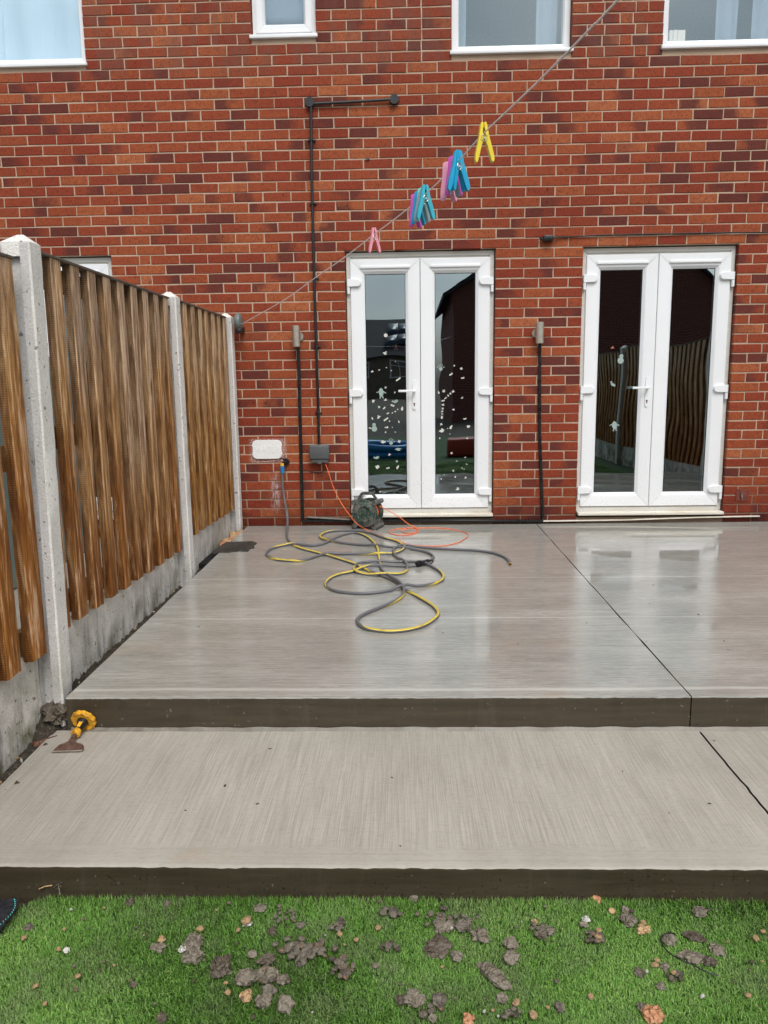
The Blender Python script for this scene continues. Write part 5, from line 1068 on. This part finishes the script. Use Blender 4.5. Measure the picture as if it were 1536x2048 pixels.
for px, s, m, lb, kw in (
    (cA(1168, 548), 24, 'clay', 'grey clay lump with a white stone beside it, upper of the left pair', {}),
    (cA(1155, 628), 24, 'clay', 'grey clay lump, lower of the left pair beside the white stone', {}),
    (cA(1325, 705), 27, 'clay_dark', 'darkest brown clay lump left of the main heap', {'sz': .95}),
    (cA(1465, 765), 24, 'clay', 'pale grey clay block at the left end of the main heap', {'rough': .3}),
    (cB(425, 618), 20, 'clay_orange', 'upright brownish flint in the middle of the main heap', {'sy': 1.2, 'sx': .7, 'sz': 1.1}),
    (cB(120, 712), 22, 'clay', 'wide grey clay lump at the lower left of the main heap', {'sx': 1.25}),
    (cB(195, 695), 18, 'clay', 'grey clay lump touching the wide one in the main heap', {}), (cB(252, 700), 19, 'clay', 'tall grey clay lump in the centre of the lower heap', {'sz': 1.}),
    (cB(325, 722), 15, 'clay', 'grey clay lump at the right end of the lower heap', {}),
    (cB(215, 845), 22, 'clay', 'crumbling clay lump below the main heap', {'sz': .8}), (cB(245, 782), 17, 'clay_orange', 'clay lump with tan stone in it below the main heap', {}),
    (cB(338, 865), 22, 'clay', 'lowest clay lump of the heap, with a crumb under it', {'sz': .85}), (cB(120, 815), 16, 'tan', 'tan stone half coated in clay, left below the heap', {}),
    (cB(365, 545), 15, 'clay', 'grey clay lump above the heap', {}), (cB(150, 582), 14, 'clay', 'smooth round clay pebble upper left of the heap', {'rough': .15}),
    (cB(232, 610), 20, 'clay_dark', 'flat dark clay lump at the top left of the heap', {'sx': 1.3, 'sz': .5}),
    (cB(195, 325), 15, 'clay', 'oval clay lump near the step, left of centre', {'sx': 1.3, 'rot': .6}), (cB(125, 405), 13, 'pale', 'flat pale stone below the oval lump', {'sz': .4}),
    (cB(420, 420), 12, 'clay_orange', 'brownish clay lump near the step', {}), (cB(265, 452), 14, 'clay_dark', 'dark spiky clay crumb in mid turf', {}),
    (cB(1185, 530), 34, 'clay_dark', 'flat clay clod tangled with grass strands', {'sz': .35, 'sx': 1.05}), (cB(1425, 478), 24, 'clay', 'angular clay lump right of the tangled clod', {'facet': True}),
    (cB(1325, 425), 22, 'clay_orange', 'clay lump with an orange brick streak', {}), (cB(1250, 425), 16, 'clay', 'round clay lump left of the orange streaked one', {}), (cB(1200, 440), 14, 'clay', 'clay lump in the upper right cluster', {'sy': 1.3}),
    (cB(1295, 592), 16, 'clay', 'pear shaped clay lump below the tangled clod', {'sx': 1.2, 'rot': -.9}), (cB(840, 645), 10, 'clay', 'lone smooth clay pebble in the middle of the turf', {'rough': .15}),
    (cB(1500, 690), 34, 'clay', 'long wedge of clay lying diagonally right of centre', {'sx': 1.75, 'sy': .62, 'sz': .42, 'rot': -1.02, 'rough': .3}),
    (cB(1050, 830), 24, 'clay', 'knobbly clay clump near the bottom of the photo', {'rough': .6}), (cB(985, 835), 14, 'clay_dark', 'dark clay crumb left of the knobbly clump', {}), (cB(1195, 835), 19, 'clay_orange', 'clay lump with orange centre near the bottom', {}),
    (cB(1158, 937), 10, 'clay', 'round clay crumb at the bottom edge', {}), (cB(1360, 945), 15, 'brickbit', 'orange stone at the bottom edge right of centre', {'facet': True}),
    (cB(1055, 272), 14, 'clay', 'clay lump against the foot of the step', {}),
    (cC(100, 525), 22, 'clay', 'blocky clay lump stacked above its twin', {'rough': .3}), (cC(100, 602), 22, 'clay', 'wrinkled clay lump below the blocky one', {'sx': 1.1}), (cC(50, 825), 14, 'clay', 'clay crumb below the long wedge', {}),
    (cC(1155, 342), 21, 'clay', 'pointed clay lump close to the step on the right', {'facet': True, 'sz': .6}), (cC(755, 390), 20, 'clay', 'teardrop clay lump right of centre', {'sy': 1.3}), (cC(740, 335), 12, 'clay', 'clay crumb above the teardrop lump', {}),
    (cC(315, 450), 15, 'clay', 'upright clay lump in the right middle cluster', {}), (cC(268, 475), 15, 'clay_dark', 'dark clay lump in the right middle cluster', {}),
    (cC(985, 500), 17, 'clay', 'clay ridge end under the black wire', {'sx': 1.2}), (cC(1110, 590), 20, 'clay', 'long clay ridge, middle part under the wire', {'sx': 1.6, 'sz': .5, 'rot': -.35}), (cC(1210, 620), 15, 'clay_dark', 'lower right end of the long clay ridge', {'sx': 1.3, 'rot': -.2}),
    (cC(1130, 475), 18, 'clay_dark', 'upper clay ridge with grass in it', {'sx': 1.7, 'sz': .35, 'rot': -.5}), (cC(1250, 555), 16, 'clay', 'blunt right end of the upper clay ridge', {'sx': 1.4, 'rot': -.4}),
    (cC(895, 910), 24, 'brickbit', 'large orange brick fragment at the bottom right', {'facet': True, 'sz': .6}), (cC(832, 873), 12, 'clay', 'flat clay chip touching the orange brick fragment', {'facet': True}),
    (cC(575, 270), 14, 'brickbit', 'reddish stone against the foot of the step', {'sx': 1.3}), (cC(540, 258), 12, 'clay', 'clay lump beside the reddish stone at the step', {}),
    (cC(665, 340), 11, 'tan', 'yellow tan pebble right of centre near the step', {'rough': .15}), (cC(505, 415), 12, 'clay', 'clay lump in the small column of stones', {}), (cC(520, 385), 11, 'pale', 'pale grey stone in the small column of stones', {}),
    (cC(845, 445), 14, 'tan', 'long tan pebble beside the clay ridge', {'sx': 1.4}), (cC(375, 880), 13, 'clay_orange', 'tan and grey stone near the bottom right of centre', {'sx': 1.3}), (cC(940, 760), 11, 'clay', 'pointed clay crumb below the long ridge', {}),
    (cC(960, 652), 11, 'clay', 'round clay crumb under the long ridge', {}), (cC(820, 680), 15, 'clay_dark', 'crumbly dark soil clump in the right turf', {'sz': .35}), (cA(395, 255), 10, 'pale', 'pale pointed stone against the step at the left', {'sz': .9}),
    (cA(1095, 597), 11, 'pale', 'white stone between the left pair of clay lumps', {}), (cA(400, 600), 9, 'pale', 'small white stone alone in the left turf', {'facet': True}), (cA(970, 535), 11, 'tan', 'orange pebble on the clay lump at the left', {}),
    (cA(950, 580), 16, 'clay', 'flat clay lump under the orange pebble', {'sx': 1.4, 'sz': .5}), (cA(780, 310), 13, 'clay_dark', 'dark clay crumb near the step at the left', {}), (cA(1000, 320), 11, 'clay_orange', 'brownish crumb near the step at the left', {}), (cA(970, 1005), 13, 'clay_dark', 'dark clay lump at the bottom left', {}), (cA(170, 460), 12, 'clay_orange', 'brown stone near the turf corner', {'sz': .5}), (cA(800, 808), 9, 'clay_dark', 'small dark clay crumb alone in the left turf', {})):
    nm, ct = ('stone', 'stone') if m in ('tan', 'pale', 'brickbit') else ('clay_lump', 'clay lump')
    big(px, s, m, lb, nm, ct, grp='stones on the turf' if nm == 'stone' else 'clay lumps dropped on the turf', **kw)
protos = {}
def small(px, size, m, label, grp, z=GZ, name='clay_crumb', cat='clay crumb'):
    key = (m, random.randrange(6)); r = size*1.30/PXM*.5
    if key not in protos:
        bm = rock_bm(1., random.uniform(0, 90), random.uniform(.8, 1.3), 1, random.uniform(.55, .85), .45, 2, m in ('tan', 'pale') and random.random() < .6); me = bpy.data.meshes.new(name); bmesh.ops.recalc_face_normals(bm, faces=bm.faces[:]); bm.to_mesh(me); bm.free(); me.materials.append(M[m]); protos[key] = me
    a = G(px[0], px[1], z+r*.3); o = bpy.data.objects.new(name, protos[key]); COL.objects.link(o); o.location = (a.x, a.y, z+r*.3+.006); o.scale = (r, r, r); o.rotation_euler = (random.uniform(-.4, .4), random.uniform(-.4, .4), random.uniform(0, 6.3)); return tag(o, label, cat, grp)
for (f, x, y, sx_, sy_, n, a_, b_, lb) in ((cB, 430, 560, 130, 55, 34, 5, 10, 'small grey clay crumb in the upper part of the main heap'), (cB, 500, 560, 60, 40, 16, 6, 11, 'small grey clay crumb in the upper part of the main heap'), (cB, 650, 650, 60, 60, 16, 5, 11, 'small grey clay crumb in the scatter right of the main heap'), (cB, 210, 720, 130, 70, 16, 5, 11, 'small grey clay crumb in the lower part of the main heap'), (cB, 940, 350, 60, 25, 10, 5, 11, 'small clay crumb in the cluster near the step centre'), (cB, 910, 550, 45, 18, 8, 5, 9, 'small clay crumb in the little pile mid turf'), (cB, 640, 430, 50, 40, 10, 4, 9, 'small clay crumb in the loose scatter mid turf'), (cB, 340, 390, 70, 50, 9, 4, 8, 'small clay crumb in the loose scatter near the step'), (cB, 1230, 390, 130, 50, 18, 5, 10, 'small clay crumb in the upper right cluster'), (cC, 240, 440, 60, 50, 8, 4, 9, 'small clay crumb in the right middle cluster'), (cC, 570, 500, 60, 40, 10, 4, 9, 'small clay crumb in the scatter right of centre'), (cC, 1020, 710, 60, 35, 8, 4, 8, 'small clay crumb below the long ridge'), (cC, 120, 925, 60, 30, 6, 5, 9, 'small clay crumb at the bottom right of centre'), (cB, 1150, 905, 60, 30, 6, 5, 9, 'small clay crumb at the bottom edge')):
    for _ in range(int(n*1.5)):
        dx_, dy_ = random.gauss(0, sx_*.5), random.gauss(0, sy_*.5); q = f(x+dx_, y+dy_); sz = random.uniform(a_, b_); mm = random.choice(('clay', 'clay', 'clay', 'clay_dark', 'clay_orange')); ll = lb.replace('small ', ('tiny ' if sz < (a_+b_)/2 else 'small ')+{'clay': 'grey ', 'clay_dark': 'dark ', 'clay_orange': 'brownish '}[mm]).replace('grey grey', 'grey').replace('dark grey', 'dark').replace('brownish grey', 'brownish')+', '+('left' if dx_ < 0 else 'right')+(' far' if dy_ < 0 else ' near')+' side'; small(q, sz, mm, ll, 'clay crumbs scattered on the turf')
for _ in range(46):
    u = random.uniform(30, 1530); v = 1800+240*random.random()**.9; small((u, v), random.uniform(2.5, 5.5), random.choice(('clay', 'clay_dark', 'clay_orange')), 'tiny clay crumb scattered loose over the turf', 'tiny clay crumbs on the turf')
for _ in range(26):
    u = random.uniform(10, 1530); v = 1812+230*random.random(); small((u, v), random.uniform(2.5, 5.), random.choice(('tan', 'tan', 'pale')), 'tiny tan or pale stone chip scattered over the turf', 'stone chips on the turf', GZ, 'stone_chip', 'stone chip')
for (x, y) in ((735, 512), (855, 445), (640, 480)): small(cB(x, y), 7, 'tan', 'tan pebble in the middle of the turf', 'stone chips on the turf', GZ, 'stone_chip', 'stone chip')
for (x, y, s) in ((842, 415, 7), (830, 440, 9), (590, 462, 8), (590, 500, 9), (225, 935, 10), (130, 868, 9), (915, 628, 9), (905, 655, 8), (1008, 697, 9), (1425, 825, 8), (1508, 466, 7), (1468, 505, 8), (545, 830, 7), (232, 412, 8)): small(cC(x, y), s, 'tan', 'tan pebble among the clay on the right side of the turf', 'stone chips on the turf', GZ, 'stone_chip', 'stone chip')
for (x, y, s) in ((468, 770, 9), (353, 607, 6), (215, 828, 7), (1202, 485, 9), (1368, 866, 8), (1355, 810, 6), (1430, 490, 7), (1480, 435, 16), (271, 935, 6), (145, 540, 8)): small(cA(x, y), s, 'tan', 'tan pebble among the blades on the left side of the turf', 'stone chips on the turf', GZ, 'stone_chip', 'stone chip')
# crumbs on the concrete
for _ in range(22):
    if random.random() < .5: u, v, z = random.uniform(250, 1500), random.uniform(1100, 1380), SLZ(-2)+.0
    else: u, v, z = random.uniform(120, 1450), random.uniform(1460, 1720), top2(-3.9)-.003
    q = SL(u, v) if z > -.15 else G(u, v, top2(-3.9)); zz = SLZ(q.y) if z > -.15 else top2(q.y)
    r = random.uniform(.0015, .004); key = ('clay_dark', 0)
    o = bpy.data.objects.new('clay_crumb', protos.get(key) or next(iter(protos.values()))); COL.objects.link(o); o.location = (q.x, q.y, zz+r*.3); o.scale = (r*1.5, r, r*.8); o.rotation_euler = (0, 0, random.uniform(0, 6)); tag(o, 'tiny dark clay speck dropped on the bare concrete', 'clay crumb', 'clay specks on the concrete')
# orange stones by the wall, rubble in the gap
for i, (u, v, s, m) in enumerate(((452, 1078, 15, 'tan'), (462, 1076, 14, 'brickbit'), (470, 1070, 15, 'tan'), (466, 1064, 13, 'tan'), (478, 1066, 14, 'brickbit'), (484, 1062, 14, 'tan'), (487, 1067, 10, 'tan'), (457, 1083, 12, 'brickbit'), (447, 1084, 12, 'brickbit'), (476, 1074, 11, 'tan'))):
    z = -.110; r = s/265*.62; a = G(u, v, z+r); bm = rock_bm(r, i*7.3+1, 1.2, 1, .8, .35, 2, True); o = one('stone', bm, M[m], 'orange rubble stone in the corner between fence and wall', 'stone', 'orange stones in the fence corner'); o.location = (min(a.x, -2.06), a.y, z+r*.4)
o = big((103, 1418), 52, 'clay_dark', 'large muddy lump packed against the foot of the nearest post', sz=.85, z=-.20, ppm=560, rough=.5, grp='lumps in the soil by the nearest post'); o.location = (-2.100, -3.44, -.165)
o = big((112, 1398), 34, 'clay_dark', 'flattened mud ledge on top of the large lump by the post', sz=.5, sx=1.3, z=-.12, ppm=560, rot=.3, grp='lumps in the soil by the nearest post'); o.location = (-2.085, -3.40, -.125)
bm = newbm(); mt = Matrix.Translation((-2.105, -3.545, -.247)) @ Matrix.Rotation(.75, 4, 'Z') @ Matrix.Rotation(-.35, 4, 'X'); bx(bm, -.045, .045, -.022, .022, -.022, .022, .004, 2, 0, mt); one('brick_piece', bm, M['brown'], 'brown broken brick end stuck in the soil beside the step', 'brick')
for _ in range(60):
    y = random.uniform(-4.9, -3.2) if random.random() < .7 else random.uniform(-3.2, -.3); r = random.uniform(.003, .009); o = bpy.data.objects.new('gravel_stone', protos[random.choice(list(protos))]); COL.objects.link(o)
    zb = -.240 if y < -3.5 else -.15
    o.location = (random.uniform(-2.14, -2.10 if y < -3.5 else -2.06), y, zb+.012+r*.3); o.scale = (r, r, r*.8); o.rotation_euler = (random.random()*3, random.random()*3, random.random()*3); tag(o, 'small stone in the dark soil between fence and concrete', 'stone', 'gravel in the soil strip')
# black wire on the clay
bm = newbm(); pts = [G(*cC(x, y), GZ+h) for x, y, h in ((1020, 470, .035), (985, 462, .045), (950, 475, .045), (935, 495, .03), (945, 530, .02), (985, 575, .018), (1040, 610, .018), (1110, 640, .016), (1160, 665, .015), (1210, 690, .012), (1260, 700, .010))]
tube(bm, catmull(pts, .01), .0016, 6); one('wire', bm, M['black'], 'thin black wire curling over the long clay ridge', 'wire')
# landscape fabric corner
bm = newbm(); z = -.305; P_ = [G(-60, 1830, z+.01), G(0, 1800, z+.012), G(24, 1796, z+.016), G(38, 1797, z+.016), G(30, 1822, z+.012), G(8, 1850, z+.006), G(-6, 1870, z+.0), G(-90, 1930, z)]
T = [bm.verts.new(q) for q in P_]; Bt = [bm.verts.new(q-Vector((0, 0, .003))) for q in P_]; bm.faces.new(T); bm.faces.new(Bt[::-1])
for i in range(len(T)): bm.faces.new((T[i], T[(i+1) % len(T)], Bt[(i+1) % len(T)], Bt[i]))
lf = one('landscape_fabric', bm, M['membrane'], 'black woven landscape fabric corner with teal stitching beside the turf', 'fabric')
bm = newbm(); pts = catmull([G(29, 1798, z+.019), G(30, 1812, z+.0165), G(22, 1828, z+.014), G(8, 1842, z+.011), G(-8, 1858, z+.007)], .004)
pts = [q+Vector((.0016*(1 if i % 2 else -1), 0, 0)) for i, q in enumerate(pts)]; 
for i in range(0, len(pts)-2, 2): tube(bm, pts[i:i+2], .0009, 5)
part('stitching', bm, M['teal'], lf)
bm = newbm(); tube(bm, catmull([G(78, 1778, -.29), G(90, 1773, -.285), G(104, 1771, -.28)], .01), .0018, 5); one('twig', bm, M['tan'], 'pale dry twig on the turf edge against the step', 'twig')
bm = newbm(); 
for s in ((108, 1775, 118, 1768), (112, 1778, 122, 1772), (118, 1768, 124, 1766), (120, 1790, 117, 1772)): tube(bm, catmull([G(s[0], s[1], -.29), G((s[0]+s[2])/2, (s[1]+s[3])/2-1, -.28), G(s[2], s[3], -.275)], .006), .0016, 5)
one('dry_weed', bm, M['clay_orange'], 'small dried weed at the foot of the step at the left', 'weed')
# ------------------------------------------------------------------ artificial turf
def turf(n, x0, x1, y0, y1, w, l0, l1, name):
    x = rng.uniform(x0, x1, n); y = rng.uniform(y0, y1, n)
    # ragged left boundary
    lim = -1.72-.088*np.clip((-4.320-y)/.035, 0, 1)+.006*np.sin(y*60)
    k = x > np.maximum(lim, -2.1); x, y = x[k], y[k]; n = len(x)
    a = 1.1*np.sin(x*5.1+1)+1.4*np.sin(y*6.3+2+x*2)+rng.normal(0, 1.5, n)+2.4; lean = rng.uniform(.55, 1.6, n); l = rng.uniform(l0, l1, n)
    edge = np.exp(-((y+4.325)/.03)**2); lean = lean*(1-.55*edge); l = l*(1+.7*edge)
    dx, dy = np.cos(a), np.sin(a); sx_, sy_ = -dy*w/2, dx*w/2; z = np.full(n, -.333)
    hm = .55*l; V = np.zeros((n, 5, 3))
    V[:, 0] = np.c_[x-sx_, y-sy_, z]; V[:, 1] = np.c_[x+sx_, y+sy_, z]
    mx, my, mz = x+dx*hm*np.sin(lean*.45), y+dy*hm*np.sin(lean*.45), z+hm*np.cos(lean*.45)
    V[:, 2] = np.c_[mx+sx_*.9, my+sy_*.9, mz]; V[:, 3] = np.c_[mx-sx_*.9, my-sy_*.9, mz]
    V[:, 4] = np.c_[mx+dx*(l-hm)*np.sin(lean*1.25), my+dy*(l-hm)*np.sin(lean*1.25), mz+(l-hm)*np.cos(lean*1.25)]
    V[:, :, 1] = np.minimum(V[:, :, 1], YF2-.004)
    me = bpy.data.meshes.new(name); me.vertices.add(n*5); me.vertices.foreach_set('co', V.reshape(-1))
    b = (np.arange(n)*5)[:, None]; lo = np.concatenate([b+np.array([0, 1, 2, 3]), b+np.array([3, 2, 4])], axis=1).reshape(-1)
    me.loops.add(n*7); me.loops.foreach_set('vertex_index', lo.astype(np.int32)); me.polygons.add(n*2)
    ls_ = (np.arange(n)*7)[:, None]+np.array([0, 4]); me.polygons.foreach_set('loop_start', ls_.reshape(-1).astype(np.int32)); me.update(calc_edges=True)
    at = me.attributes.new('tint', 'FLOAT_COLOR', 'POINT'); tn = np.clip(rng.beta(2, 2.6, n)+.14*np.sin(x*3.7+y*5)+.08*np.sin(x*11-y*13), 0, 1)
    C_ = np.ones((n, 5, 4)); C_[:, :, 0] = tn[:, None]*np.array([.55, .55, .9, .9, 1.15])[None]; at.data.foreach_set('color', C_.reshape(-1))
    me.materials.append(M['blade']); o = bpy.data.objects.new(name, me); COL.objects.link(o); return o
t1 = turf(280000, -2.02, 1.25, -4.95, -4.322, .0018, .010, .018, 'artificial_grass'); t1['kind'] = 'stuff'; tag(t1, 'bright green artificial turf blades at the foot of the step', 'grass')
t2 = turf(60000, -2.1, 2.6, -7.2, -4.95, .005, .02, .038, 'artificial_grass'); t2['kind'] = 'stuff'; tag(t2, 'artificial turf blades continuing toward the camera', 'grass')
